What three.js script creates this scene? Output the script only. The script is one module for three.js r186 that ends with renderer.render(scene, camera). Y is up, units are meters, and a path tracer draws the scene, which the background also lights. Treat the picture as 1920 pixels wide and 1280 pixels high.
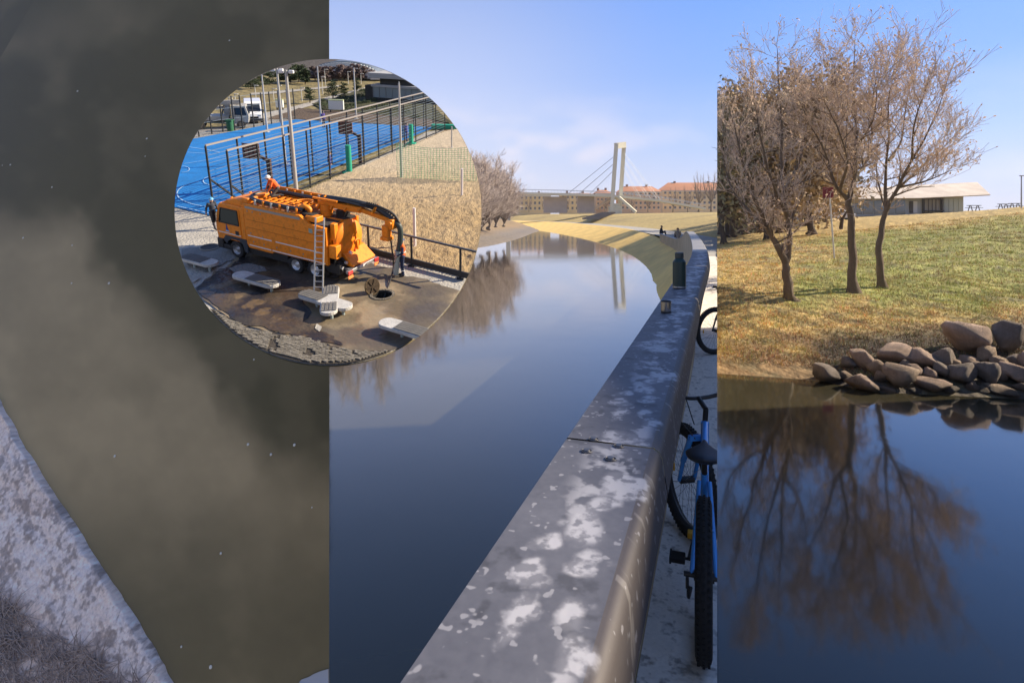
import * as THREE from 'three';
import { mergeGeometries, mergeVertices } from 'three/addons/utils/BufferGeometryUtils.js';
import { MarchingCubes } from 'three/addons/objects/MarchingCubes.js';
import { RoundedBoxGeometry } from 'three/addons/geometries/RoundedBoxGeometry.js';

// ---------- camera, sky, sun, exposure ----------
const scene = new THREE.Scene();
const EYE = 3.5;                                   // metres above the river
const F = 1108;                                    // focal length in photo pixels (1920 wide)
const camera = new THREE.PerspectiveCamera(60.02, 1.5, 0.1, 1500);
camera.position.set(0, EYE, 0);
camera.lookAt(0, EYE, -10);
camera.setViewOffset(1920, 1280, 0, 235, 1920, 1280);   // level camera, lens shifted down
const renderer = new THREE.WebGLRenderer({ antialias: true });
renderer.toneMapping = THREE.LinearToneMapping;
renderer.toneMappingExposure = 2.0;
renderer.shadowMap.enabled = true;
const SUN = new THREE.Vector3(Math.cos(0.56) * Math.cos(0.14), Math.sin(0.56), -Math.cos(0.56) * Math.sin(0.14));
const sun = new THREE.DirectionalLight(new THREE.Color(1, 0.86, 0.66), 4.9);
sun.position.copy(SUN).multiplyScalar(200);
sun.castShadow = true; sun.shadow.radius = 1; sun.shadow.mapSize.set(4096, 4096);
Object.assign(sun.shadow.camera, { left: -80, right: 80, top: 80, bottom: -80, near: 1, far: 500 });
scene.add(sun);
scene.fog = new THREE.FogExp2(new THREE.Color(1.0, 0.94, 0.86), 0.0003);

// ---------- random numbers, noise, textures ----------
function rng(a) { return () => { a |= 0; a = (a + 0x6D2B79F5) | 0; let t = Math.imul(a ^ (a >>> 15), 1 | a); t = (t + Math.imul(t ^ (t >>> 7), 61 | t)) ^ t; return ((t ^ (t >>> 14)) >>> 0) / 4294967296; }; }
const hash = (x, y, s) => { let h = Math.imul(x, 374761393) + Math.imul(y, 668265263) + Math.imul(s, 1442695041); h = Math.imul(h ^ (h >>> 13), 1274126177); return ((h ^ (h >>> 16)) >>> 0) / 4294967296; };
const sm = (t) => t * t * (3 - 2 * t), clamp = THREE.MathUtils.clamp, lerp = THREE.MathUtils.lerp, sstep = (a, b, x) => sm(clamp((x - a) / (b - a), 0, 1));
function vn(x, y, per = 0, s = 1) {
  const ix = Math.floor(x), iy = Math.floor(y), u = sm(x - ix), v = sm(y - iy), w = per ? (k) => ((k % per) + per) % per : (k) => k;
  const a = hash(w(ix), w(iy), s), b = hash(w(ix + 1), w(iy), s), c = hash(w(ix), w(iy + 1), s), d = hash(w(ix + 1), w(iy + 1), s);
  return a + (b - a) * u + (c - a) * v + (a - b - c + d) * u * v;
}
function fbm(x, y, oct = 4, per = 0, s = 1) { let t = 0, a = 0.5, n = 0; for (let i = 0; i < oct; i++) { t += a * vn(x, y, per, s + i); n += a; x *= 2; y *= 2; per *= 2; a *= 0.5; } return t / n; }
const enc = (c) => 255 * (c <= 0.0031308 ? 12.92 * c : 1.055 * Math.pow(c, 1 / 2.4) - 0.055);
function tex(w, h, fn, colour = true) {                    // fn(u, v) gives linear colour or one number
  const d = new Uint8Array(w * h * 4);
  for (let j = 0; j < h; j++) for (let i = 0; i < w; i++) {
    const c = fn((i + 0.5) / w, (j + 0.5) / h), k = (j * w + i) * 4;
    for (let q = 0; q < 3; q++) { const v = clamp(Array.isArray(c) ? c[q] : c, 0, 1); d[k + q] = colour ? enc(v) : v * 255; }
    d[k + 3] = 255;
  }
  const t = new THREE.DataTexture(d, w, h);
  t.wrapS = t.wrapT = THREE.RepeatWrapping; t.magFilter = THREE.LinearFilter; t.minFilter = THREE.LinearFilter;
  if (colour) t.colorSpace = THREE.SRGBColorSpace;
  t.needsUpdate = true; return t;
}
const mix = (a, b, t) => a.map((x, i) => x + (b[i] - x) * t);
const rep = (t, x, y = x) => { const c = t.clone(); c.repeat.set(x, y); c.needsUpdate = true; return c; };
function mat(col, rough = 0.8, o = {}) {
  const m = new (o.phys ? THREE.MeshPhysicalMaterial : THREE.MeshStandardMaterial)({ roughness: rough, side: THREE.DoubleSide });
  m.color.setRGB(...col); delete o.phys; Object.assign(m, o); return m;
}
// shared grain textures, tileable
const T_FINE = tex(256, 256, (u, v) => fbm(u * 32, v * 32, 3, 32, 3), false);
const T_MED = tex(256, 256, (u, v) => fbm(u * 8, v * 8, 5, 8, 7), false);
const T_MOTTLE = tex(512, 512, (u, v) => { const k = 0.72 + 0.42 * fbm(u * 6, v * 6, 6, 6, 11) + 0.16 * (fbm(u * 64, v * 64, 2, 64, 5) - 0.5); return [k * 0.83, k * 0.83, k * 0.83]; });
const T_SPOT = tex(512, 512, (u, v) => { const a = fbm(u * 12, v * 12, 5, 12, 17), b = fbm(u * 48, v * 48, 3, 48, 19), k = 0.86 + 0.2 * (a - 0.5) - 0.3 * sstep(0.56, 0.76, b * 0.7 + a * 0.35) + 0.12 * (fbm(u * 100, v * 100, 2, 100, 23) - 0.5) - 0.22 * sstep(0.56, 0.72, a); return [k, k * 0.985, k * 0.96]; });
const worn = (col, rough, scale = 0.5, bump = 0.004, o = {}) => mat(col, rough, { map: rep(T_MOTTLE, scale), bumpMap: rep(T_FINE, scale * 1.7), bumpScale: bump, ...o });

// ---------- sky: clear blue, pale to the horizon, a low bank of thin cloud ahead ----------
{
  const W = 1024, H = 512, d = new Float32Array(W * H * 4);
  const stops = [[0, [0.335, 0.365, 0.47]], [3, [0.315, 0.36, 0.49]], [7, [0.235, 0.315, 0.50]], [13, [0.145, 0.245, 0.50]], [20, [0.105, 0.21, 0.50]], [40, [0.070, 0.128, 0.285]], [90, [0.06, 0.11, 0.25]]];
  for (let j = 0; j < H; j++) {
    const el = ((j + 0.5) / H - 0.5) * 180;
    for (let i = 0; i < W; i++) {
      const az = ((i + 0.5) / W - 0.5) * 2 * Math.PI, k = (j * W + i) * 4;
      let c = [0.14, 0.13, 0.115];
      if (el > 0) {
        let s = 1; while (s < stops.length - 1 && stops[s][0] < el) s++;
        c = mix(stops[s - 1][1], stops[s][1], clamp((el - stops[s - 1][0]) / (stops[s][0] - stops[s - 1][0]), 0, 1));
        const dx = Math.cos(az), dz = Math.sin(az);          // x = cos az, z = sin az
        const toSun = clamp((dx * SUN.x + dz * SUN.z) / Math.hypot(SUN.x, SUN.z), -1, 1);
        const cl = fbm(az * 14 + 40, el * 0.55, 5, 0, 21) * 0.6 + fbm(az * 5 + 9, el * 0.3, 4, 0, 33) * 0.4;
        const bank = sstep(0.44, 0.68, cl) * (1 - sstep(5, 13, el)) * (0.2 + 0.8 * sstep(0.5, 0.1, toSun));
        c = mix(c, [0.49, 0.45, 0.50], bank * 0.85);
        const veil = sstep(0.5, 0.0, toSun) * (1 - 0.85 * sstep(3, 55, el)) * 0.54; c = mix(c, mix([0.41, 0.42, 0.50], [0.08, 0.10, 0.115], sstep(8, 40, el)), veil);
        const b = 1 + 0.22 * sstep(0.2, 1, toSun) * (1 - sstep(10, 60, el)); c = c.map((x) => x * b);
      }
      d[k] = c[0]; d[k + 1] = c[1]; d[k + 2] = c[2]; d[k + 3] = 1;
    }
  }
  const t = new THREE.DataTexture(d, W, H, THREE.RGBAFormat, THREE.FloatType);
  t.mapping = THREE.EquirectangularReflectionMapping; t.magFilter = THREE.LinearFilter; t.needsUpdate = true;
  scene.background = t; scene.environment = t;
}

// ---------- building helpers ----------
const V = (x, y, z) => new THREE.Vector3(x, y, z);
const at = (px, py, D) => V((px - 960) / F * D, EYE + (405 - py) / F * D, -D);   // a point seen at a photo pixel, D metres ahead
const names = {};
function nm(n) { const k = names[n] ?? 0; names[n] = k + 1; return k ? `${n}_${String(k).padStart(3, '0')}` : n; }
function tag(o, label, category, group, kind) { if (label) o.userData.label = label; if (category) o.userData.category = category; if (group) o.userData.group = group; if (kind) o.userData.kind = kind; return o; }
function shade(o) { o.traverse((c) => { if (c.isMesh) c.castShadow = c.receiveShadow = true; }); return o; }
function thing(name, label, category, group, pos) { const o = new THREE.Group(); o.name = nm(name); scene.add(o); if (pos) o.position.copy(pos); return tag(o, label, category, group); }
function part(parent, name, geo, m, label, kind) {
  const list = [].concat(geo).filter(Boolean); const g = list.length > 1 ? merge(list) : list[0];
  const o = new THREE.Mesh(g, m); o.name = name; parent.add(o); o.castShadow = o.receiveShadow = true; if (label) o.userData.label = label; if (kind) o.userData.kind = kind; return o;
}
function whole(name, geo, m, label, category, group, kind) { const o = part(scene, nm(name), geo, m); return tag(o, label, category, group, kind); }
const struct = (name, geo, m, label) => whole(name, geo, m, label, null, null, 'structure');
function merge(list) {
  return mergeGeometries(list.map((g) => {
    const q = g.index ? g.toNonIndexed() : g.clone();
    for (const a of Object.keys(q.attributes)) if (!['position', 'normal', 'uv'].includes(a)) q.deleteAttribute(a);
    if (!q.attributes.uv) q.setAttribute('uv', new THREE.BufferAttribute(new Float32Array(q.attributes.position.count * 2), 2));
    if (!q.attributes.normal) q.computeVertexNormals();
    return q;
  }));
}
function geo(pos, uv, idx, col) {
  const g = new THREE.BufferGeometry(); g.setAttribute('position', new THREE.Float32BufferAttribute(pos, 3));
  g.setAttribute('uv', new THREE.Float32BufferAttribute(uv ?? new Array(pos.length / 3 * 2).fill(0), 2));
  if (col) g.setAttribute('color', new THREE.Float32BufferAttribute(col, 3));
  if (idx) g.setIndex(idx); g.computeVertexNormals(); return g;
}
function box(w, h, d, x = 0, y = 0, z = 0, r = 0) {
  const g = r ? new RoundedBoxGeometry(w, h, d, 2, r) : new THREE.BoxGeometry(w, h, d); return g.translate(x, y, z);
}
function rot(g, x = 0, y = 0, z = 0) { if (x) g.rotateX(x); if (y) g.rotateY(y); if (z) g.rotateZ(z); return g; }
const ZUP = V(0, 1, 0);
function rod(a, b, r0, r1 = r0, n = 8) {
  const d = b.clone().sub(a), L = d.length(), g = new THREE.CylinderGeometry(r1, r0, L, n);
  return g.applyQuaternion(new THREE.Quaternion().setFromUnitVectors(ZUP, d.normalize())).translate((a.x + b.x) / 2, (a.y + b.y) / 2, (a.z + b.z) / 2);
}
function bar(a, b, w, h) {                                     // square bar from a to b
  const d = b.clone().sub(a), L = d.length(), m = new THREE.Matrix4().lookAt(V(0, 0, 0), d, Math.abs(d.y) > 0.98 * L ? V(0, 0, 1) : ZUP);
  return new THREE.BoxGeometry(w, h, L).applyMatrix4(m).translate((a.x + b.x) / 2, (a.y + b.y) / 2, (a.z + b.z) / 2);
}
function hose(pts, r, seg = 24, n = 8) { return new THREE.TubeGeometry(new THREE.CatmullRomCurve3(pts), seg, r, n); }
function extr(pts, depth, bevel = 0) {
  const s = new THREE.Shape(pts.map((p) => new THREE.Vector2(...p)));
  return new THREE.ExtrudeGeometry(s, { depth, bevelEnabled: bevel > 0, bevelSize: bevel, bevelThickness: bevel, bevelSegments: 2, curveSegments: 8 });
}
// keep the part of a geometry where n . p <= c
function cut(g, n, c) {
  const q = g.index ? g.toNonIndexed() : g, keys = Object.keys(q.attributes), out = {}, P = q.attributes.position.array, S = keys.map((k) => q.attributes[k].itemSize), A = keys.map((k) => q.attributes[k].array);
  keys.forEach((k) => (out[k] = []));
  for (let t = 0; t < P.length / 3; t += 3) {
    const d = [0, 1, 2].map((e) => n.x * P[(t + e) * 3] + n.y * P[(t + e) * 3 + 1] + n.z * P[(t + e) * 3 + 2] - c), ins = d.filter((x) => x <= 0).length; if (!ins) continue;
    if (ins === 3) { keys.forEach((k, m) => { for (let e = t * S[m]; e < (t + 3) * S[m]; e++) out[k].push(A[m][e]); }); continue; }
    const poly = [];
    for (let e = 0; e < 3; e++) { const f = (e + 1) % 3; if (d[e] <= 0) poly.push([t + e, t + e, 0]); if ((d[e] <= 0) !== (d[f] <= 0)) poly.push([t + e, t + f, d[e] / (d[e] - d[f])]); }
    for (let e = 1; e + 1 < poly.length; e++) for (const [a, b, s] of [poly[0], poly[e], poly[e + 1]]) keys.forEach((k, m) => { for (let x = 0; x < S[m]; x++) { const va = A[m][a * S[m] + x]; out[k].push(va + (A[m][b * S[m] + x] - va) * s); } });
  }
  const r = new THREE.BufferGeometry(); for (const k of keys) r.setAttribute(k, new THREE.Float32BufferAttribute(out[k], q.attributes[k].itemSize));
  return r;
}
const EDGE = 385 / F;                                          // the pier's outer edge and the bank's near side: x = EDGE * distance
const cutR = (g) => cut(g, V(1, 0, EDGE), 0), cutL = (g) => cut(g, V(-1, 0, -EDGE), 0);   // left of / right of that line
// swept sheet through rows of points
function sheet(rows, uvScale = 1, col) {
  const pos = [], uv = [], idx = [], m = rows[0].length, C = [];
  let su = 0;
  rows.forEach((r, i) => { if (i) su += r[0].distanceTo(rows[i - 1][0]); let sv = 0; r.forEach((p, j) => { if (j) sv += p.distanceTo(r[j - 1]); pos.push(p.x, p.y, p.z); uv.push(su * uvScale, sv * uvScale); if (col) C.push(...col(p, i, j)); }); });
  for (let i = 0; i + 1 < rows.length; i++) for (let j = 0; j + 1 < m; j++) { const a = i * m + j; idx.push(a, a + 1, a + m, a + 1, a + m + 1, a + m); }
  return geo(pos, uv, idx, col ? C : null);
}
// accumulates many thin tapered limbs
class Limbs {
  constructor() { this.p = []; this.n = []; this.i = []; }
  seg(a, b, r0, r1, k = 4) {
    const d = b.clone().sub(a).normalize(), u = Math.abs(d.y) < 0.9 ? V(0, 1, 0).cross(d).normalize() : V(1, 0, 0).cross(d).normalize(), w = d.clone().cross(u), s = this.p.length / 3;
    for (const [c, r] of [[a, r0], [b, r1]]) for (let j = 0; j < k; j++) { const t = j / k * 6.2832, x = Math.cos(t), y = Math.sin(t), nx = u.x * x + w.x * y, ny = u.y * x + w.y * y, nz = u.z * x + w.z * y; this.p.push(c.x + nx * r, c.y + ny * r, c.z + nz * r); this.n.push(nx, ny, nz); }
    for (let j = 0; j < k; j++) { const e = (j + 1) % k; this.i.push(s + j, s + e, s + k + j, s + e, s + k + e, s + k + j); }
  }
  chain(pts, rad, k = 8) {                                      // one limb with shared rings
    const s = this.p.length / 3, n = pts.length;
    for (let i = 0; i < n; i++) {
      const d = pts[Math.min(n - 1, i + 1)].clone().sub(pts[Math.max(0, i - 1)]).normalize(), u = V(0, 0, 1).cross(d).normalize(), w = d.clone().cross(u);
      for (let j = 0; j < k; j++) { const t = j / k * 6.2832, x = Math.cos(t), y = Math.sin(t), nx = u.x * x + w.x * y, ny = u.y * x + w.y * y, nz = u.z * x + w.z * y, q = rad[i] * (1 + 0.12 * Math.sin(j * 2.3 + i * 1.1)); this.p.push(pts[i].x + nx * q, pts[i].y + ny * q, pts[i].z + nz * q); this.n.push(nx, ny, nz); }
      if (i) for (let j = 0; j < k; j++) { const e = (j + 1) % k, a = s + (i - 1) * k; this.i.push(a + j, a + e, a + k + j, a + e, a + k + e, a + k + j); }
    }
  }
  build() { const g = new THREE.BufferGeometry(); g.setAttribute('position', new THREE.Float32BufferAttribute(this.p, 3)); g.setAttribute('normal', new THREE.Float32BufferAttribute(this.n, 3)); g.setAttribute('uv', new THREE.Float32BufferAttribute(new Float32Array(this.p.length / 3 * 2).map((_, i) => this.p[Math.floor(i / 2) * 3 + (i % 2)] * 2), 2)); g.setIndex(this.i); return g; }
}
// leaf-sized faces scattered at given points
function leafGeo(pts, size, R) {
  const pos = [], idx = [];
  for (const p of pts) {
    const a = V(R() - 0.5, R() - 0.5, R() - 0.5).normalize(), b = V(R() - 0.5, R() - 0.5, R() - 0.5).cross(a).normalize(), s = size * (0.6 + 0.8 * R()), k = pos.length / 3;
    for (const [x, y] of [[-1, 0], [0, -0.5], [1, 0], [0, 0.5]]) pos.push(p.x + (a.x * x + b.x * y) * s, p.y + (a.y * x + b.y * y) * s, p.z + (a.z * x + b.z * y) * s);
    idx.push(k, k + 1, k + 2, k, k + 2, k + 3);
  }
  return geo(pos, null, idx);
}
// people: one continuous body from bones, coloured by the nearest bone
function body(bones, res = 64) {
  const lo = V(9, 9, 9), hi = V(-9, -9, -9);
  for (const [a, b, ra, rb] of bones) for (const [p, r] of [[a, ra], [b, rb]]) { lo.min(V(p.x - r, p.y - r, p.z - r)); hi.max(V(p.x + r, p.y + r, p.z + r)); }
  const c = lo.clone().add(hi).multiplyScalar(0.5), half = Math.max(hi.x - lo.x, hi.y - lo.y, hi.z - lo.z) / 2 * 1.12;
  const mc = new MarchingCubes(res, new THREE.MeshBasicMaterial(), false, false, 60000), p = V(), ab = V(), ap = V();
  const dist = (b, q) => { ab.copy(b[1]).sub(b[0]); ap.copy(q).sub(b[0]); const L = ab.lengthSq(), t = L ? clamp(ap.dot(ab) / L, 0, 1) : 0; return ap.addScaledVector(ab, -t).length() - (b[2] + (b[3] - b[2]) * t); };
  for (let z = 0; z < res; z++) for (let y = 0; y < res; y++) for (let x = 0; x < res; x++) {
    p.set((x - res / 2) / (res / 2) * half + c.x, (y - res / 2) / (res / 2) * half + c.y, (z - res / 2) / (res / 2) * half + c.z);
    let d = 9; const k = 0.022;
    for (const b of bones) { const e = dist(b, p), h = Math.max(k - Math.abs(d - e), 0) / k; d = Math.min(d, e) - h * h * k / 4; }
    mc.field[x + y * res + z * res * res] = -d;
  }
  mc.isolation = 0; mc.update();
  const n = mc.count, P = new Float32Array(n * 3), N = mc.normalArray.slice(0, n * 3), C = new Float32Array(n * 3);
  for (let i = 0; i < n; i++) {
    p.set(mc.positionArray[i * 3] * half + c.x, mc.positionArray[i * 3 + 1] * half + c.y, mc.positionArray[i * 3 + 2] * half + c.z); p.toArray(P, i * 3);
    let best = 9, col = [1, 1, 1]; for (const b of bones) { const e = dist(b, p); if (e < best) { best = e; col = b[4]; } } C.set(col, i * 3);
  }
  const g = new THREE.BufferGeometry(); g.setAttribute('position', new THREE.BufferAttribute(P, 3)); g.setAttribute('normal', new THREE.BufferAttribute(N, 3)); g.setAttribute('color', new THREE.BufferAttribute(C, 3));
  return g;
}
const SKIN = [0.55, 0.33, 0.24], M_CLOTH = mat([1, 1, 1], 0.85, { vertexColors: true });
function figure(J, c, res) {                                   // J: joints of both sides, c: colours
  const B = [], v = (a) => V(...a), add = (a, b, r0, r1, col) => B.push([v(a), v(b), r0, r1, col]);
  add(J.pelvis, J.chest, 0.135, 0.15, c.top); add(J.chest, J.neck, 0.13, 0.07, c.top); add(J.neck, J.head, 0.055, 0.06, SKIN);
  add(J.head, [J.head[0], J.head[1] + 0.05, J.head[2]], 0.095, 0.098, SKIN);
  const f = J.face ?? [0, 0, 1]; add([J.head[0] + f[0] * 0.09, J.head[1] + 0.01, J.head[2] + f[2] * 0.09], [J.head[0] + f[0] * 0.115, J.head[1] - 0.015, J.head[2] + f[2] * 0.115], 0.012, 0.018, SKIN);
  for (const s of ['L', 'R']) {
    const q = (k) => J[k + s];
    add(J.chest, q('sh'), 0.1, 0.075, c.top); add(q('sh'), q('el'), 0.066, 0.05, c.sleeve ?? c.top); add(q('el'), q('wr'), 0.05, 0.035, c.sleeve ?? c.top);
    const w = v(q('wr')), d = w.clone().sub(v(q('el'))).normalize(), side = V(0, 0, 1).cross(d).normalize(), palm = w.clone().addScaledVector(d, 0.085);
    B.push([w, palm, 0.03, 0.036, c.glove ?? SKIN]);
    for (let k = -1.5; k <= 1.5; k++) { const r = palm.clone().addScaledVector(side, k * 0.021), e = r.clone().addScaledVector(d, 0.075 - 0.012 * Math.abs(k)); e.z += 0.02; B.push([r, e, 0.012, 0.009, c.glove ?? SKIN]); }
    B.push([w.clone().addScaledVector(d, 0.03), w.clone().addScaledVector(d, 0.07).addScaledVector(V(0, 0, 1), 0.055), 0.014, 0.011, c.glove ?? SKIN]);
    add(J.pelvis, q('hip'), 0.13, 0.1, c.leg); add(q('hip'), q('kn'), 0.092, 0.065, c.leg); add(q('kn'), q('an'), 0.064, 0.048, c.leg);
    add(q('an'), q('toe'), 0.05, 0.042, c.boot ?? [0.03, 0.03, 0.035]);
  }
  return body(B, res);
}
const STAND = { pelvis: [0, 0.98, 0], chest: [0, 1.3, 0.01], neck: [0, 1.48, 0.01], head: [0, 1.6, 0.03], shL: [-0.18, 1.42, 0], shR: [0.18, 1.42, 0], elL: [-0.24, 1.15, -0.03], elR: [0.24, 1.15, -0.03], wrL: [-0.25, 0.9, 0.06], wrR: [0.25, 0.9, 0.06], hipL: [-0.09, 0.93, 0], hipR: [0.09, 0.93, 0], knL: [-0.1, 0.5, 0.02], knR: [0.1, 0.5, 0.02], anL: [-0.1, 0.08, -0.02], anR: [0.1, 0.08, -0.02], toeL: [-0.12, 0.045, 0.13], toeR: [0.12, 0.045, 0.13] };
function capGeo(J, r = 0.118, brim = 0.16) { const pts = [[brim, 0], [r, 0.012], [r * 0.98, 0.05], [r * 0.7, 0.1], [0.0001, 0.125]].map((p) => new THREE.Vector2(...p)); return new THREE.LatheGeometry(pts, 16).translate(J.head[0], J.head[1] + 0.055, J.head[2]); }
// rough stone
function stoneGeo(w, h, d, seed, det = 3) {
  const g = mergeVertices(new THREE.IcosahedronGeometry(1, det).deleteAttribute('uv').deleteAttribute('normal')), P = g.attributes.position, R = rng(seed), planes = Array.from({ length: 13 }, () => [V(R() - 0.5, R() - 0.5, R() - 0.5).normalize(), 0.42 + 0.26 * R()]);
  const p = V(); const uv = [];
  for (let i = 0; i < P.count; i++) {
    p.fromBufferAttribute(P, i); let k = 1; for (const [n, c] of planes) { const t = p.dot(n); if (t > c) k = Math.min(k, c / t); }
    k *= 1.3 + 0.16 * fbm(p.x * 3 + seed, p.y * 3 + p.z * 2.3, 3); P.setXYZ(i, p.x * k * w / 2, p.y * k * h / 2, p.z * k * d / 2); uv.push(p.x + p.z, p.y + p.z * 0.5);
  }
  g.computeBoundingBox(); const b = g.boundingBox, s = b.getSize(V()), c = b.getCenter(V()); g.translate(-c.x, -c.y, -c.z).scale(w / s.x, h / s.y, d / s.z);
  g.setAttribute('uv', new THREE.Float32BufferAttribute(uv, 2)); g.computeVertexNormals(); return g;
}

// ---------- river ----------
const LEFT = -343 / F;                                          // the river's straight left end: x = LEFT * distance
const M_WATER = mat([0.040, 0.036, 0.022], 0.07, { phys: 1, ior: 1.33, clearcoat: 0.75, clearcoatRoughness: 0.05, bumpMap: rep(T_MED, 0.22, 0.16), bumpScale: 0.0035 });
{
  const o = [[LEFT * 0.3, 0.3], [LEFT * 30, 30], [LEFT * 30 - 0.6, 30], [LEFT * 700 - 8, 700], [700, 700], [700, -6], [0.2, -6]];
  const pts = o.map(([x, d]) => new THREE.Vector2(x, d)), tri = THREE.ShapeUtils.triangulateShape(pts, []);
  struct('river', geo(o.flatMap(([x, d]) => [x, 0, -d]), o.flatMap(([x, d]) => [x, d]), tri.flat()), M_WATER, 'calm river reflecting the sky, its edge along the quay');
}

// ---------- the tilted sheet of murky water with its ledge ----------
const SN = V(-0.25, 0.42, 0.87).normalize(), SX = V(0, 1, 0).cross(SN).normalize(), ST = SN.clone().cross(SX);
const slab = (px, py, up = 0) => { const d = V((px - 960) / F, (405 - py) / F, -1); return at(px, py, -26 / d.dot(SN)).addScaledVector(SN, up); };
const S0 = slab(0, 1280), sUV = (p) => { const q = p.clone().sub(S0); return [(q.dot(SX) + 24) / 48, q.dot(ST) / 72 + 0.06]; };
{
  const plume = (px, py) => {
    const wx = (fbm(px * 0.006, py * 0.006, 4, 0, 51) - 0.5) * 190, wy = (fbm(px * 0.006 + 9, py * 0.006, 4, 0, 57) - 0.5) * 190;
    const x = px + wx, y = py + wy, E = [[-300, 395], [120, 405], [185, 420], [225, 520], [310, 560], [370, 610], [420, 705], [520, 770], [640, 850], [900, 900]];
    let i = 1; while (i < E.length - 1 && E[i][0] < x) i++;
    const yb = lerp(E[i - 1][1], E[i][1], clamp((x - E[i - 1][0]) / (E[i][0] - E[i - 1][0]), 0, 1));
    let L = sstep(-30, 130, y - yb) * (0.62 + 0.5 * fbm(px * 0.011, py * 0.011, 5, 0, 61)) * (1 - 0.72 * sstep(830, 1180, py + wx * 0.7));
    L += 0.30 * sstep(0.45, 0.72, fbm(px * 0.0045 + 3, py * 0.006, 4, 0, 71)) * (1 - sstep(330, 430, y)) * sstep(-50, 120, py);
    L += 0.12 * sstep(0.5, 0.75, fbm(px * 0.009, py * 0.009, 4, 0, 77));
    return clamp(L, 0, 1);
  };
  const map = tex(1024, 1024, (u, v) => {
    const p = S0.clone().addScaledVector(SX, u * 48 - 24).addScaledVector(ST, (v - 0.06) * 72), D = -p.z, px = 960 + F * p.x / D, py = 405 - F * (p.y - EYE) / D;
    const L = plume(px, py), g = 0.96 + 0.08 * fbm(px * 0.05, py * 0.05, 2, 0, 81);
    return mix(mix([0.098, 0.082, 0.042], [0.14, 0.11, 0.05], fbm(px * 0.004, py * 0.004, 3, 0, 91)), [0.46, 0.335, 0.175], L).map((c) => c * g);
  });
  const rows = []; for (let i = 0; i <= 8; i++) { const r = []; for (let j = 0; j <= 8; j++) r.push(slab(lerp(-60, 617, j / 8), lerp(1330, -60, i / 8))); rows.push(r); }
  const g = sheet(rows), P = g.attributes.position, U = g.attributes.uv, q = V();
  for (let i = 0; i < P.count; i++) U.setXY(i, ...sUV(q.fromBufferAttribute(P, i)));
  struct('murky_water', g, mat([1, 1, 1], 0.3, { phys: 1, ior: 1.33, specularIntensity: 0.35, map }), 'dark brown water with pale grey plumes of dirt spreading through it');
  const R = rng(5), bits = [];
  for (const [x, y] of [[430, 76], [145, 171], [272, 293], [19, 309], [4, 310], [97, 351], [43, 446], [134, 531], [204, 531], [476, 674], [552, 834], [215, 855], [508, 852], [585, 951], [414, 1037], [340, 1212], [395, 1250], [135, 460], [275, 260], [465, 833]]) {
    const s = 0.035 + 0.045 * R(), p = slab(x, y, 0.02);
    bits.push(new THREE.IcosahedronGeometry(s, 1).scale(1, 0.35, 1).applyQuaternion(new THREE.Quaternion().setFromUnitVectors(ZUP, SN)).translate(p.x, p.y, p.z));
  }
  whole('floating_specks', bits, mat([0.75, 0.7, 0.6], 0.8), 'small pale specks of scum floating on the murky brown water', 'scum', null, 'stuff');
  const fl = [[560, 1282], [566, 1273], [580, 1268], [590, 1262], [603, 1257], [617, 1253], [617, 1285]].map(([x, y]) => slab(x, y, 0.06)), fb = fl.map((p) => p.clone().addScaledVector(SN, -0.1));
  const tri = THREE.ShapeUtils.triangulateShape(fl.map((p) => new THREE.Vector2(p.dot(SX), p.dot(ST))), []), n = fl.length, ix = tri.flat();
  for (let i = 0; i < n; i++) { const j = (i + 1) % n; ix.push(i, n + i, j, j, n + i, n + j); }
  whole('foam_patch', geo([...fl, ...fb].flatMap((p) => p.toArray()), null, ix), mat([0.42, 0.43, 0.47], 0.7), 'pale foam patch floating at the lower edge of the murky brown water', 'foam');

  // ledge: a thick crumbly concrete edge standing proud of the water sheet
  const edge = [], Q = rng(8);
  for (let k = 0; k <= 60; k++) { const t = k / 60, E = [[-30, 705], [0, 757], [48, 842], [100, 928], [160, 1016], [215, 1098], [270, 1178], [328, 1282], [350, 1325]], f = t * (E.length - 1), i = Math.min(E.length - 2, Math.floor(f)), u = f - i; edge.push([lerp(E[i][0], E[i + 1][0], u) + (fbm(k * 0.35, 3.3, 4, 0, 9) - 0.5) * 16, lerp(E[i][1], E[i + 1][1], u)]); }
  const W = 44, rows2 = [];
  const top = (px, py, k) => slab(px, py, 0.26 * sstep(0, 1.2, k) + 0.2 * (fbm(px * 0.05, py * 0.05, 5, 0, 15) - 0.5) + 0.05);
  for (const [ex, ey] of edge) { const r = [slab(ex + 5, ey, -0.3)]; for (let k = 0; k <= W; k++) { const s = k / W; r.push(top(lerp(ex, Math.min(-60, ex - 60), s), ey + 18 * s, k)); } rows2.push(r); }
  const g2 = sheet(rows2), P2 = g2.attributes.position, U2 = g2.attributes.uv;
  for (let i = 0; i < P2.count; i++) { q.fromBufferAttribute(P2, i); q.sub(S0); U2.setXY(i, q.dot(SX) / 12, q.dot(ST) / 12); }
  const lm = tex(1024, 1024, (u, v) => {
    const a = fbm(u * 14, v * 14, 6, 14, 101), b = fbm(u * 60, v * 60, 4, 60, 111), c = fbm(u * 5 + 2, v * 5, 3, 5, 121), dirt = sstep(0.46, 0.70, b * 0.6 + a * 0.5 - 0.03);
    return mix(mix([0.95, 0.78, 0.69], [0.95, 0.74, 0.62], sstep(0.45, 0.65, c)), [0.27, 0.205, 0.18], dirt * 0.7).map((x) => x * (0.7 + 0.6 * fbm(u * 120, v * 120, 3, 120, 131)));
  });
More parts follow.
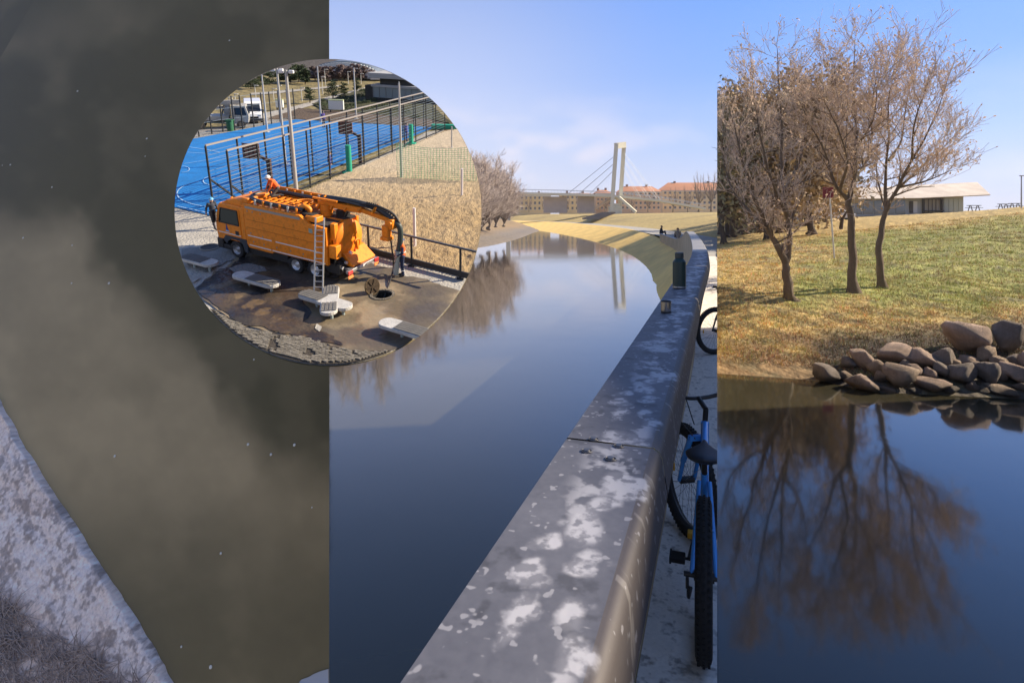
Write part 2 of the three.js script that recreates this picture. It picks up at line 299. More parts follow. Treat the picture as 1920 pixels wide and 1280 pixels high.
  whole('concrete_ledge', g2, mat([1, 1, 1], 0.95, { map: lm, bumpMap: rep(T_MED, 3), bumpScale: 0.18 }), 'crumbling pale concrete ledge slanting down over the murky brown water', 'ledge');
  const L = new Limbs();
  for (let k = 0; k < 1300; k++) {
    const y = lerp(1090, 1300, Math.pow(Q(), 0.8)), xm = lerp(-20, 300, (y - 1100) / 190), x = -40 + (xm + 40) * Q(); if (x > lerp(215, 320, (y - 1098) / 184) - 30) continue;
    if (fbm(x * 0.012, y * 0.012, 3, 0, 141) < 0.36) continue;
    const p = slab(x, y, 0.33 + 0.15 * Q()), a = Q() * 6.28, l = 0.5 + 1.3 * Q(), e = p.clone().addScaledVector(SX, Math.cos(a) * l).addScaledVector(ST, Math.sin(a) * l * 0.7).addScaledVector(SN, 0.04 + 0.12 * Q()), m = p.clone().lerp(e, 0.5).addScaledVector(SN, 0.12 * Q());
    L.seg(p, m, 0.022, 0.018, 3); L.seg(m, e, 0.018, 0.005, 3);
  }
  whole('dry_grass', L.build(), mat([0.44, 0.34, 0.29], 0.9), 'matted dry grass lying on the lower part of the concrete ledge', 'dry grass', null, 'stuff');
}

// far quay: top edge and waterline, in plan
const QT = new THREE.CatmullRomCurve3([[8.75, 30, 1.3], [10.6, 37, 1.2], [12.0, 44, 1.2], [13.5, 53, 1.25], [14.8, 64, 1.45], [16.2, 80, 1.6], [17.2, 98, 1.6], [17.2, 131, 1.6], [15.5, 175, 1.6], [6, 235, 1.6], [-14, 290, 1.6]].map(([x, d, y]) => V(x, y, -d)), false, 'centripetal');
const QB = new THREE.CatmullRomCurve3([[7.2, 30], [8.5, 36], [9.6, 43], [10.6, 52], [11.2, 62], [11.4, 72], [11.2, 86], [9.4, 114], [6.1, 144], [0, 180], [-16, 225], [-40, 260]].map(([x, d]) => V(x, 0, -d)), false, 'centripetal');
// ---------- promenade: quay curve, parapet, wall ----------
const QP = [[-0.33, 0.25], [1.24, 4.75], [3.05, 10], [5.7, 19], [7.9, 27], [9.5, 33], [10.6, 37.5], [11.7, 43], [12.7, 49], [13.5, 54]];
const quay = new THREE.CatmullRomCurve3(QP.map(([x, d]) => V(x, 0, -d)), false, 'catmullrom', 0.5), QLEN = quay.getLength();
quay.arcLengthDivisions = 2000; quay.updateArcLengths();
function qrows(s0, s1, n, prof) {                               // prof(D, s) -> [[offset right, y], ...]
  const rows = [];
  for (let i = 0; i <= n; i++) { const s = lerp(s0, s1, i / n), u = clamp(s / quay.getLength(), 0, 1), p = quay.getPointAt(u), t = quay.getTangentAt(u), r = V(-t.z, 0, t.x).normalize(); rows.push(prof(-p.z, s).map(([o, y]) => V(p.x + r.x * o, y, p.z + r.z * o))); }
  return rows;
}
const sOf = (D) => { let a = 0, b = quay.getLength(); for (let i = 0; i < 40; i++) { const m = (a + b) / 2; if (-quay.getPointAt(m / b > 1 ? 1 : m / quay.getLength()).z < D) a = m; else b = m; } return a; };
const QL = quay.getLength(), CAP = EYE - 0.6, WALK = EYE - 2.0;
const drop = (D) => 1.0 * sstep(22, 44, D);
const capProf = (D = 0) => [[0.012, CAP - 0.05], [0.0, CAP - 0.012], [0.008, CAP], [0.236, CAP + 0.002], [0.25, CAP - 0.006], [0.258, CAP - 0.022], [0.272, CAP - 0.115], [0.26, CAP - 0.12]].map(([o, y]) => [o, y - drop(D)]);
{
  struct('promenade', cutR(sheet(qrows(0, QL, 60, () => [[0.06, WALK], [1.2, WALK + 0.001], [9, WALK]]))), mat([0.78, 0.74, 0.69], 0.9, { map: rep(T_SPOT, 0.8), bumpMap: rep(T_FINE, 2), bumpScale: 0.004 }), 'pale concrete promenade behind the parapet');
  // droppings and lime stains on the steel capping; u along in metres / 1.5, v across / 0.6
  const blobs = [[0.30, 0.25, 0.030], [0.47, 0.10, 0.028], [0.555, 0.115, 0.034], [0.62, 0.118, 0.026], [0.86, 0.2, 0.045], [0.885, 0.135, 0.05], [0.36, 0.19, 0.04], [0.42, 0.17, 0.05], [0.5, 0.2, 0.03], [0.62, 0.2, 0.03], [0.66, 0.24, 0.03], [0.3, 0.2, 0.05], [0.78, 0.16, 0.05], [0.78, 0.22, 0.045], [0.95, 0.1, 0.06], [0.98, 0.16, 0.06]];
  const stain = tex(1024, 512, (u, v) => {
    const s = u * 1.5, c = v * 0.6, w = (fbm(u * 20, v * 8, 6, 0, 151) - 0.5) * 0.11, w2 = (fbm(u * 20 + 7, v * 8, 6, 0, 157) - 0.5) * 0.07;
    let m = 0; for (const [a, b, r] of blobs) { const d = Math.hypot((1.62 - a * 1.5 - s + w) * 0.62, b * 0.88 + 0.05 - c + w2); m = Math.max(m, sstep(r * 1.1, r * 0.5, d) * (0.25 + 0.75 * sstep(0.38, 0.6, fbm(u * 70, v * 30, 4, 0, 161)))); }
    const band = sstep(0.1, 0.18, c) * sstep(0.28, 0.25, c), sp = sstep(0.55, 0.66, fbm(u * 16, v * 7, 6, 0, 171) * 0.75 + 0.25 * fbm(u * 60, v * 25, 3, 0, 175)) * band;
    const dots = sstep(0.74, 0.8, fbm(u * 90, v * 38, 2, 0, 181)) * 0.5;
    m = Math.max(m, sp * 0.85, dots);
    const base = mix([0.066, 0.069, 0.088], [0.135, 0.138, 0.165], 0.65 * fbm(u * 12, v * 5, 6, 0, 191) + 0.35 * fbm(u * 110, v * 44, 3, 0, 193)).map((x) => x * (1 - 0.35 * sstep(0.6, 0.75, fbm(u * 30, v * 12, 5, 0, 197))));
    const rim = c > 0.276 ? [0.085, 0.074, 0.072] : base;
    return mix(c > 0.28 ? mix(rim, [0.35, 0.32, 0.3], sstep(0.68, 0.76, fbm(u * 40 + v * 6, v * 4, 3, 0, 195)) * 0.35) : rim, [0.46, 0.455, 0.485], m * 0.8);
  });
  const sec = (a, b) => { const g = sheet(qrows(a, b, 8, (D) => capProf(D))), U = g.attributes.uv; for (let i = 0; i < U.count; i++) U.setXY(i, (U.getX(i) + (a < 1 ? 0 : 0.45)) / 1.5, U.getY(i) / 0.6); return g; };
  const par = thing('parapet', 'long dark steel capped parapet with white droppings, curving along the river', 'parapet');
  const mcap = mat([1, 1, 1], 0.62, { map: stain, metalness: 0, bumpMap: rep(T_FINE, 2, 1), bumpScale: 0.0006 });
  let s = 0.02; const j1 = sOf(1.60); const lens = [j1 - 0.006 - s];
  part(par, 'capping', sec(s, j1 - 0.005), mcap); s = j1 + 0.005;
  const capFar = mat([0.36, 0.35, 0.335], 0.5, { map: rep(T_MOTTLE, 0.7), metalness: 0.1 });
  while (s < sOf(7.6)) { part(par, 'capping', sec(s, s + 2.95), mcap); s += 2.96; }
  while (s < QL - 3) { const L = s < sOf(25) ? 3 : 6; part(par, 'capping', cutR(sheet(qrows(s, s + L - 0.012, 6, (D) => capProf(D)), 1)), capFar); s += L; }
  part(par, 'capping', sheet(qrows(s, QL, 6, (D) => capProf(D)), 1), capFar);
  const dn = 0.3;
  const wallP = (D) => [[0.02, 1.1], [0.02, CAP - 0.03 - drop(D)], [0.055, CAP - 0.03 - drop(D)], [0.055, WALK - 0.02]];
  part(par, 'parapet_wall', cutR(sheet(qrows(0.02, QL, 60, wallP), 1)), worn([0.62, 0.50, 0.32], 0.85, 0.3));
  const bt = []; for (const [px, py] of [[1113, 825], [1160, 838], [1100, 847], [1145, 862]]) { const D = 0.6 * F / (py - 405); bt.push(at(px, py, D)); }
  for (const p of bt) part(par, 'bolt', [new THREE.CylinderGeometry(0.008, 0.011, 0.006, 14).translate(p.x, CAP + 0.004, p.z), new THREE.TorusGeometry(0.013, 0.0015, 6, 16).rotateX(Math.PI / 2).translate(p.x, CAP + 0.003, p.z)], mat([0.10, 0.10, 0.11], 0.4, { metalness: 0.6 }));
  const gold = worn([0.97, 0.66, 0.19], 0.8, 0.12, 0.01);
  const near = qrows(0.02, sOf(30), 30, (D) => [[0.05 - 0.15 - 1.6 * sstep(14, 30, D), -0.4], [0.0 - 0.08, lerp(2.2, 1.3, sstep(14, 30, D))], [0.06, lerp(2.2, 1.3, sstep(14, 30, D))]]), far = [];
  for (let i = 1; i <= 90; i++) { const k = i / 90, B = QB.getPointAt(k), T = QT.getPointAt(k); far.push([B.clone().lerp(T, -0.15), T, T.clone().add(V(0.5, 0, -0.3))]); }
  whole('quay_wall', cutR(sheet([...near, ...far], 1)), gold, 'golden sloped quay wall curving away along the far side of the river', 'quay wall');
}
// flask and cup on the capping
{
  const L = (pts) => new THREE.LatheGeometry(pts.map((p) => new THREE.Vector2(...p)), 28);
  const p = at(1274, 541, 0.6 * F / 136), f = thing('vacuum_flask', 'tall dark green vacuum flask standing on the parapet capping', 'flask', null, V(p.x, CAP + 0.003, p.z));
  const green = mat([0.012, 0.035, 0.032], 0.38);
  part(f, 'bottle_body', L([[0, 0], [0.05, 0], [0.054, 0.006], [0.054, 0.215], [0.05, 0.225], [0.035, 0.243], [0.033, 0.25]]), green);
  part(f, 'base_band', L([[0.0545, 0.004], [0.0555, 0.006], [0.0555, 0.018], [0.0545, 0.02]]), mat([0.3, 0.3, 0.3], 0.3, { metalness: 0.8 }));
  part(f, 'cap', L([[0.033, 0.25], [0.036, 0.252], [0.036, 0.292], [0.031, 0.297], [0, 0.298]]), mat([0.03, 0.04, 0.04], 0.4));
  const q = at(1249, 587, 0.6 * F / 182), c = thing('steel_cup', 'small steel cup with a dark rim on the parapet nearer than the flask', 'cup', null, V(q.x, CAP + 0.003, q.z));
  part(c, 'cup_body', L([[0, 0.002], [0.028, 0.002], [0.03, 0.008], [0.0315, 0.07]]), mat([0.42, 0.38, 0.33], 0.22, { metalness: 0.9 }));
  part(c, 'rim', new THREE.TorusGeometry(0.0315, 0.003, 8, 28).rotateX(Math.PI / 2).translate(0, 0.071, 0), mat([0.03, 0.03, 0.035], 0.4));
  part(c, 'base_band', L([[0.029, 0], [0.032, 0.002], [0.032, 0.012], [0.0305, 0.013]]), mat([0.04, 0.04, 0.045], 0.4));
}
// bicycles stand on the outer edge of the promenade and end with it
function bicycle(label, base, yaw, steer, frameCol, group) {
  const o = thing('bicycle', label, 'bicycle', group, base), M = new THREE.Matrix4().makeRotationY(yaw).setPosition(base), back = new THREE.Matrix4().makeTranslation(-base.x, -base.y, -base.z);
  const put = (n, list, m, par = o) => { const g = cutR(merge([].concat(list)).applyMatrix4(M)).applyMatrix4(back); return g.attributes.position.count ? part(par, n, g, m) : null; };
  const rub = mat([0.018, 0.018, 0.02], 0.8, { bumpMap: rep(T_FINE, 6), bumpScale: 0.003 }), blk = mat([0.02, 0.02, 0.022], 0.4), paint = mat(frameCol, 0.25, { phys: 1, clearcoat: 0.6 }), steel = mat([0.5, 0.5, 0.5], 0.25, { metalness: 0.9 }), yel = mat([0.8, 0.4, 0.02], 0.5);
  // local frame: +x ahead, y up; rear axle at x 0
  const R = 0.31, A = V(0, 0.34, 0), B = V(0.43, 0.30, 0), S = V(0.28, 0.70, 0), H0 = V(0.86, 0.62, 0), H1 = V(0.82, 0.78, 0), Fx = V(1.05, 0.34, 0);
  const wheel = (c, turn) => {
    const fix = (g) => turn ? g.applyMatrix4(new THREE.Matrix4().makeTranslation(-H1.x, 0, 0)).rotateY(turn).translate(H1.x, 0, 0) : g, tr = (g) => fix(g.translate(c.x, c.y, c.z));
    const kn = []; for (let i = 0; i < 72; i++) for (const z of [-0.022, 0, 0.022]) { const a = (i + (z ? 0.5 : 0)) / 72 * 6.2832; kn.push(box(0.011, 0.016, 0.011, 0, 0.337 - Math.abs(z) * 0.25, z).rotateZ(a)); }
    const t = put('tyre', [tr(new THREE.TorusGeometry(R - 0.006, 0.036, 12, 64)), ...kn.map(tr)], rub); const host = t ?? o;
    put('rim', tr(new THREE.TorusGeometry(R - 0.032, 0.011, 8, 64)), blk, host);
    const sp = []; for (let i = 0; i < 28; i++) { const a = i / 28 * 6.2832, b = a + (i % 2 ? 0.35 : -0.35); sp.push(rod(V(Math.cos(b) * 0.025, Math.sin(b) * 0.025, (i % 4 < 2 ? 1 : -1) * 0.025), V(Math.cos(a) * 0.275, Math.sin(a) * 0.275, 0), 0.0014, 0.0014, 4)); }
    put('spokes', sp.map(tr), steel, host);
    put('hub', tr(new THREE.CylinderGeometry(0.022, 0.022, 0.09, 14).rotateX(Math.PI / 2)), blk, host);
    for (const a of [0.5, 2.6, 4.7]) put('reflector', tr(box(0.05, 0.014, 0.008, 0, 0.2, 0.01).rotateZ(a)), yel, host);
  };
  wheel(A, 0); wheel(Fx, steer);
  const fr = [rod(S, B, 0.018), rod(V(0.30, 0.66, 0), H1, 0.018), rod(B, H0, 0.022), rod(H0, H1, 0.024)];
  for (const z of [-0.055, 0.055]) { fr.push(rod(V(0, 0.34, z), B.clone().setZ(z * 0.5), 0.012), rod(V(0, 0.34, z), V(0.28, 0.66, z * 0.45), 0.011)); }
  fr.push(rod(V(0.12, 0.5, -0.045), V(0.12, 0.5, 0.045), 0.01)); put('frame', fr, paint);
  put('seat_post', rod(S, V(0.25, 0.80, 0), 0.014), blk);
  const sad = new THREE.SphereGeometry(1, 24, 12), P = sad.attributes.position; for (let i = 0; i < P.count; i++) { const x = P.getX(i), w = x < 0 ? 0.09 : 0.09 - 0.065 * Math.min(1, x * 1.5); P.setXYZ(i, 0.22 + x * 0.135, 0.82 + P.getY(i) * 0.032 + 0.02 * x * x, P.getZ(i) * w); } sad.computeVertexNormals();
  put('saddle', sad, mat([0.025, 0.03, 0.045], 0.55));
  const spin = (g) => g.applyMatrix4(new THREE.Matrix4().makeTranslation(-H1.x, 0, 0)).rotateY(steer).translate(H1.x, 0, 0);
  const fk = [rod(H0, V(0.885, 0.60, 0), 0.02)]; for (const z of [-0.05, 0.05]) fk.push(rod(V(0.9, 0.66, z), V(1.0, 0.48, z), 0.018), rod(V(1.0, 0.48, z), V(1.05, 0.34, z), 0.013)); fk.push(bar(V(0.9, 0.66, -0.06), V(0.9, 0.66, 0.06), 0.03, 0.03));
  put('fork', fk.map(spin), paint);
  put('stem', [rod(H1, V(0.81, 0.86, 0), 0.016), rod(V(0.81, 0.86, 0), V(0.9, 0.90, 0), 0.015)].map(spin), blk);
  put('handlebar', [spin(hose([V(0.80, 0.93, -0.32), V(0.86, 0.93, -0.16), V(0.9, 0.90, -0.05), V(0.9, 0.90, 0.05), V(0.86, 0.93, 0.16), V(0.80, 0.93, 0.32)], 0.012, 32))], blk);
  for (const z of [-1, 1]) { put('grip', spin(rod(V(0.805, 0.93, z * 0.2), V(0.795, 0.93, z * 0.33), 0.017, 0.018, 12)), rub); put('brake_lever', [spin(hose([V(0.85, 0.925, z * 0.17), V(0.90, 0.90, z * 0.2), V(0.91, 0.885, z * 0.28)], 0.006, 10, 6)), spin(box(0.035, 0.03, 0.03, 0.85, 0.925, z * 0.17, 0.006))], blk); }
  put('brake_cable', [spin(hose([V(0.86, 0.93, -0.18), V(1.0, 1.02, -0.16), V(1.05, 0.95, -0.05), V(0.95, 0.72, 0.0)], 0.0035, 24, 6)), spin(hose([V(0.86, 0.93, -0.17), V(0.97, 0.98, -0.24), V(1.02, 0.8, -0.12), V(0.88, 0.66, -0.03)], 0.0035, 24, 6))], blk);
  for (const z of [-1, 1]) {
    const ang = z < 0 ? Math.PI + 0.25 : 0.25, e = V(B.x + 0.165 * Math.cos(ang), B.y + 0.165 * Math.sin(ang), z * 0.075), c = put('crank', [rod(V(B.x, B.y, z * 0.05), e, 0.011)], blk);
    put('pedal', [box(0.085, 0.022, 0.075, e.x, e.y, z * 0.13, 0.006), rod(e, V(e.x, e.y, z * 0.17), 0.007), box(0.09, 0.03, 0.01, e.x, e.y, z * 0.165)], rub, c ?? o);
  }
  put('chain_ring', new THREE.TorusGeometry(0.075, 0.006, 6, 30).translate(B.x, B.y, 0.045), steel);
  put('rear_derailleur', [box(0.03, 0.05, 0.015, 0.02, 0.29, -0.075, 0.004), rod(V(0, 0.34, -0.09), V(0, 0.34, 0.09), 0.012), hose([V(0.02, 0.27, -0.07), V(0.05, 0.2, -0.07), V(0.1, 0.22, -0.06)], 0.008, 10, 6)], blk);
  put('gear_shifter', [box(0.05, 0.03, 0.03, B.x - 0.05, B.y + 0.03, -0.07, 0.006)], yel);
  return o;
}
{
  const b1 = V(0.885, WALK, -2.72), ang = Math.atan2(1.06, 0.352);
  bicycle('blue bicycle in front with a fat black rear tyre, handlebar turned', b1, ang, 0.5, [0.06, 0.32, 0.85]);
  bicycle('dark bicycle standing crosswise further along behind the blue bicycle', V(1343 / F * 0 + 0.3456 * 8.55 + 1.02, WALK, -8.75), Math.PI + 0.12, 0.25, [0.03, 0.03, 0.035]);
}

// ---------- far banks of the river ----------
const T_GRASS = tex(512, 512, (u, v) => { const k = 0.55 + 0.75 * fbm(u * 20, v * 20, 5, 20, 201) * (0.6 + 0.8 * fbm(u * 90, v * 90, 2, 90, 203)); return [k * 0.8, k * 0.8, k * 0.8]; });
const M_VC = (bump = 0.03, s = 1) => mat([1.15, 1.15, 1.15], 0.95, { vertexColors: true, map: rep(T_GRASS, s), bumpMap: rep(T_MED, s * 2), bumpScale: bump });
const BARK = worn([0.20, 0.155, 0.115], 0.9, 0.8, 0.01), TWIG = mat([0.27, 0.20, 0.155], 0.9), PALE_TWIG = mat([0.50, 0.42, 0.38], 0.9);
// a bare tree from main limbs; each limb is a list of points with radii, side shoots grow from it
function sprout(L, TW, tips, p, d, len, r, lev, R, o) {
  const n = lev > 1 ? 3 : 2; let q = p.clone(), dir = d.clone();
  for (let i = 0; i < n; i++) {
    dir.add(V((R() - 0.5) * o.wig, (R() - 0.5) * o.wig + o.up * 0.3, (R() - 0.5) * o.wig)).normalize();
    const e = q.clone().addScaledVector(dir, len / n), r0 = r * (1 - 0.75 * i / n), r1 = r * (1 - 0.75 * (i + 1) / n);
    (lev > 1 ? L : TW).seg(q, e, Math.max(r0, o.thin ?? 0.004), Math.max(r1, o.thin ?? 0.004), lev > 1 ? 4 : 3);
    if (lev > 0) for (let k = 0; k < (lev > 1 ? o.kids : o.kids + 1); k++) {
      const s = q.clone().lerp(e, 0.25 + 0.75 * R()), a = dir.clone().add(V(R() - 0.5, R() - 0.5 + o.up, R() - 0.5).multiplyScalar(1.5)).normalize();
      sprout(L, TW, tips, s, a, len * (0.45 + 0.3 * R()), r1 * 0.6 + 0.002, lev - 1, R, o);
    }
    q = e;
  }
  if (lev === 0) tips.push(q);
}
function tree(name, label, cat, group, limbs, seed, o) {
  const R = rng(seed), L = new Limbs(), TW = new Limbs(), tips = [], base = limbs[0][0][0].clone();
  limbs.forEach(([pts, r0, r1], li) => {
    const cv = new THREE.CatmullRomCurve3(pts), n = Math.max(8, pts.length * 4), P = [], rad = [], ph = R() * 9;
    for (let i = 0; i <= n; i++) { const t = i / n, e = cv.getPoint(t); if (i && i < n) e.add(V(fbm(i * 0.4, ph, 2) - 0.5, 0, fbm(i * 0.4, ph + 5, 2) - 0.5).multiplyScalar(r0 * 0.7 + 0.03)); P.push(e); rad.push(lerp(r0, r1, Math.pow(t, 0.8)) * (li === 0 && t < 0.15 ? 1 + 0.8 * Math.pow((0.15 - t) / 0.15, 2) : 1)); }
    L.chain(P, rad, 8);
    for (let i = 1; i <= n; i++) {
      const t = i / n, q = P[i - 1], e = P[i]; if (!(li > 0 || o.trunkShoots) || t < o.from) continue;
      const want = o.shoots * (t > 0.7 ? o.tip ?? 1 : 1), m = Math.floor(want) + (R() < want % 1 ? 1 : 0);
      for (let k = 0; k < m; k++) {
        const dir = e.clone().sub(q).normalize(), a = dir.multiplyScalar(o.along ?? 0.7).add(V(R() - 0.5, R() - 0.5 + o.up, (R() - 0.5)).multiplyScalar(1.7)).normalize();
        sprout(L, TW, tips, q.clone().lerp(e, R()), a, o.len * (1.15 - (o.taper ?? 0.6) * t) * (0.55 + 0.8 * R()), Math.min(rad[i] * 0.55, 0.03 * o.len), o.lev, R, o);
      }
    }
    sprout(L, TW, tips, P[n], pts[pts.length - 1].clone().sub(pts[pts.length - 2]).normalize(), o.len * 0.6, r1, o.lev, R, o);
  });
  const t = thing(name, label, cat, group, base);
  const mv = (g) => (o.side ? o.side(g) : g).translate(-base.x, -base.y, -base.z);
  part(t, 'trunk', mv(L.build()), o.bark ?? BARK); part(t, 'twigs', mv(TW.build()), o.twig ?? TWIG, null, 'stuff');
  if (o.leaf) part(t, 'dry_leaves', mv(leafGeo(tips.filter(() => R() < o.leaf), o.leafSize, R)), o.leafMat, null, 'stuff');
  return t;
}
const stems = (b, H, n, spread, R, fork = 0.25) => {            // trunk and rising limbs of a plain tree
  const f = b.clone().add(V((R() - 0.5) * 0.06 * H, H * fork, (R() - 0.5) * 0.05 * H)), out = [[[b, b.clone().lerp(f, 0.5), f], H * 0.022, H * 0.016]];
  for (let i = 0; i < n; i++) { const a = (i + R() * 0.7) / n * 6.2832, s = spread * H * (0.4 + 0.6 * R()), e = f.clone().add(V(Math.cos(a) * s, H * (1 - fork) * (0.62 + 0.3 * R()), Math.sin(a) * s)); out.push([[f, f.clone().lerp(e, 0.45).add(V(Math.cos(a) * s * 0.2, -0.02 * H, Math.sin(a) * s * 0.2)), e], H * 0.012, H * 0.004]); }
  return out;
};
const GOLD = [0.50, 0.36, 0.13];
{
  const col = (p) => mix(mix(GOLD, [0.44, 0.34, 0.12], fbm(p.x * 0.08, p.z * 0.08, 4, 0, 211)), [0.24, 0.18, 0.08], sstep(0.55, 0.75, fbm(p.x * 0.2 + 5, p.z * 0.2, 3, 0, 213)) * 0.6);
  const rows = [], prom = [];
  for (let i = 0; i <= 90; i++) { const p = QT.getPointAt(i / 90), t = QT.getTangentAt(i / 90), r = V(-t.z, 0, t.x).normalize(), y0 = lerp(WALK, 1.55, sstep(0, 0.2, i / 90)); const f = (o, y) => V(p.x + r.x * o, y, p.z + r.z * o); prom.push([f(0.3, y0 + 0.012), f(4.9, y0 + 0.012)]); rows.push([[4.7, y0 - 0.02], [6, y0 + 0.2], [9, 2.2], [13, 3.0], [18, 3.7], [28, 4.4], [60, 4.7], [170, 4.9]].map(([o, y]) => f(o, y))); }
  struct('far_promenade', cutR(sheet(prom)), worn([0.44, 0.42, 0.38], 0.9, 0.6, 0.006), 'pale promenade running on along the top of the far quay');
  struct('grass_bank', cutR(sheet(rows, 0.12, col).toNonIndexed()), M_VC(0.05, 1), 'golden dry grass bank rising behind the far quay');
  // left bank: a low point of brown grass with a grey foreshore
  const W = [[560, 560], [700, 505], [800, 475], [880, 466], [930, 458], [975, 446], [1000, 436], [1012, 431.5], [1004, 427], [980, 422], [955, 417.5]], rowsL = [];
  const sh = new THREE.CatmullRomCurve3(W.map(([x, y]) => { const D = EYE * F / (y - 405); return V((x - 960) / F * D, 0, -D); }), false, 'catmullrom', 0.3);
  for (let i = 0; i <= 60; i++) { const p = sh.getPoint(i / 60), k = i / 60, r = []; const tip = Math.sin(Math.min(1, k / 0.75) * Math.PI / 2); for (const [o, y] of [[-0.5, -0.3], [0, 0.04], [1.2, 0.22], [3, 0.55], [5.5, 1.3], [9, 2.0], [14, 2.6], [24, 3.2], [60, 3.6]]) { const w = o * (1 - 0.35 * sstep(0.5, 1, k)); r.push(V(p.x - w, y + (o > 1 ? 0.25 * (fbm(p.x * 0.4 + o, p.z * 0.4, 3, 0, 221) - 0.5) : 0), p.z - w * 0.35)); } rowsL.push(r); }
  struct('river_bank', cut(sheet(rowsL, 0.2, (p) => p.y < 0.7 ? mix([0.16, 0.145, 0.14], [0.21, 0.17, 0.13], fbm(p.x, p.z, 3, 0, 223)) : mix([0.30, 0.20, 0.105], [0.22, 0.16, 0.09], fbm(p.x * 0.4, p.z * 0.4, 4, 0, 227))), V(-1, 0, -LEFT), 0), M_VC(0.06, 1), 'low brown river bank running out to a point');
  struct('far_ground', geo([-900, 3.2, -300, 400, 3.2, -300, 500, 8, -1200, -1200, 8, -1200], [0, 0, 9, 0, 9, 9, 0, 9], [0, 1, 2, 0, 2, 3]), worn([0.26, 0.21, 0.12], 0.95, 1), 'flat land far beyond the river');
  const o = { shoots: 2.2, len: 2.3, lev: 2, kids: 2, thin: 0.012, wig: 0.6, up: 0.2, from: 0.1, twig: PALE_TWIG, bark: worn([0.30, 0.24, 0.21], 0.9), side: (g) => cut(g, V(-1, 0, -LEFT), 0) };
  const spots = [[944, 424, 92, 9], [930, 425, 88, 11], [916, 428, 84, 11.5], [902, 430, 78, 11], [886, 434, 73, 10.5], [872, 437, 70, 9.5], [848, 440, 66, 9], [790, 450, 58, 9.5], [730, 458, 53, 10], [668, 468, 48, 11.5]];
  spots.forEach(([px, py, D, H], i) => { const R = rng(300 + i), b = at(px, py, D); tree('bare_tree', i < 1 ? 'pale bare tree at the pointed end of the row on the low river bank' : 'pale bare tree in the row on the low river bank', 'tree', 'bare trees on the low river bank', stems(b, H * 0.86, 9, 0.27, R, 0.05), 310 + i, o); });
}
// ---------- cable-stayed footbridge ----------
{
  const D = 215, X = (px) => (px - 960) / F * D, Y = (py) => EYE + (405 - py) / F * D, conc = worn([0.82, 0.78, 0.62], 0.8, 0.1, 0.01), dark = worn([0.52, 0.44, 0.40], 0.85, 0.1, 0.01), steel = mat([0.5, 0.52, 0.56], 0.5, { metalness: 0.3 });
  const b = thing('footbridge', 'cable stayed footbridge with a tall pale portal pylon over the river', 'bridge', null, V(X(1150), 4.5, -D)), T = (g) => g.translate(-X(1150), -4.5, D);
  const dk = [[880, 362.5], [957, 362.5], [1060, 364.5], [1150, 367.5], [1235, 376], [1320, 391]].map(([x, y]) => V(X(x), Y(y), -D)), deck = [], rails = [];
  for (let i = 0; i + 1 < dk.length; i++) { deck.push(T(bar(dk[i], dk[i + 1], 4.2, 0.85))); for (const z of [-2, 2]) rails.push(T(bar(dk[i].clone().add(V(0, 1.5, z)), dk[i + 1].clone().add(V(0, 1.5, z)), 0.1, 0.12))); }
  part(b, 'deck', deck, conc); part(b, 'railing', rails, steel);
  const ps = []; for (let px = 890; px < 1315; px += 6) { let i = 0; while (i < dk.length - 2 && dk[i + 1].x < X(px)) i++; const t = (X(px) - dk[i].x) / (dk[i + 1].x - dk[i].x), p = dk[i].clone().lerp(dk[i + 1], t); for (const z of [-2, 2]) ps.push(T(box(0.07, 1.1, 0.07, p.x, p.y + 0.97, p.z + z))); }
  part(b, 'railing_posts', ps, steel, null, 'stuff');
  const leg = (x0, y0, x1, y1, z0, z1, w) => T(bar(V(X(x0), Y(y0), -D + z0), V(X(x1), Y(y1), -D + z1), w, w * 1.1));
  part(b, 'pylon_leg', leg(1145.5, 396, 1155, 269, 1.6, 1.0, 1.25), conc); part(b, 'pylon_leg', leg(1163.5, 396, 1171.5, 266, -1.6, -1.0, 1.25), conc);
  part(b, 'cross_beam', leg(1154, 274, 1172, 271, 0.9, -0.9, 1.9), conc); part(b, 'cross_beam', leg(1147, 371, 1165, 371, 1.2, -1.2, 1.3), conc);
  part(b, 'strut', leg(1158, 370, 1185, 398, 3, 7, 0.8), conc); part(b, 'strut', leg(1150, 370, 1112, 396, -3, -7, 0.8), dark);
  part(b, 'pylon_base', [T(box(4.6, 3.2, 4, X(1153), 5.4, -D, 0.2)), T(box(3, 1.4, 3, X(1153), 7.4, -D, 0.2))], conc);
  for (const [px, w] of [[953, 1.6]]) part(b, 'pier', T(box(w, 9.5, 2.4, X(px), Y(364) - 4.9, -D)), conc);
  for (const [px, w] of [[1042, 8.5], [1100, 6]]) part(b, 'pier', T(box(w, 6, 3, X(px), Y(365) - 3.6, -D - 3)), dark);
  for (const [x0, y0, x1] of [[1153, 292, 1065], [1152, 306, 1085], [1150, 320, 1105], [1170, 288, 1236], [1169, 300, 1218], [1168, 314, 1200]]) for (const z of [-1, 1]) { let i = 0; while (i < dk.length - 2 && dk[i + 1].x < X(x1)) i++; const t = (X(x1) - dk[i].x) / (dk[i + 1].x - dk[i].x), e = dk[i].clone().lerp(dk[i + 1], t); part(b, 'cable', T(rod(V(X(x0), Y(y0), -D + z), V(e.x, e.y + 0.3, e.z + z * 1.9), 0.055, 0.055, 5)), steel); }
  // sloped stair below the pylon
  const st = thing('stairway', 'dark stairway going down the golden bank below the bridge pylon', 'stairs', null, at(1118, 405, 190)), sp = at(1142, 399.5, 206), se = at(1106, 411.5, 160), q = st.position;
  part(st, 'steps', Array.from({ length: 14 }, (_, i) => { const p = sp.clone().lerp(se, (i + 0.5) / 14); return box(4.2, 0.5, 3.6, p.x - q.x, p.y - q.y + 0.2, p.z - q.z); }), worn([0.2, 0.18, 0.17], 0.9));
}
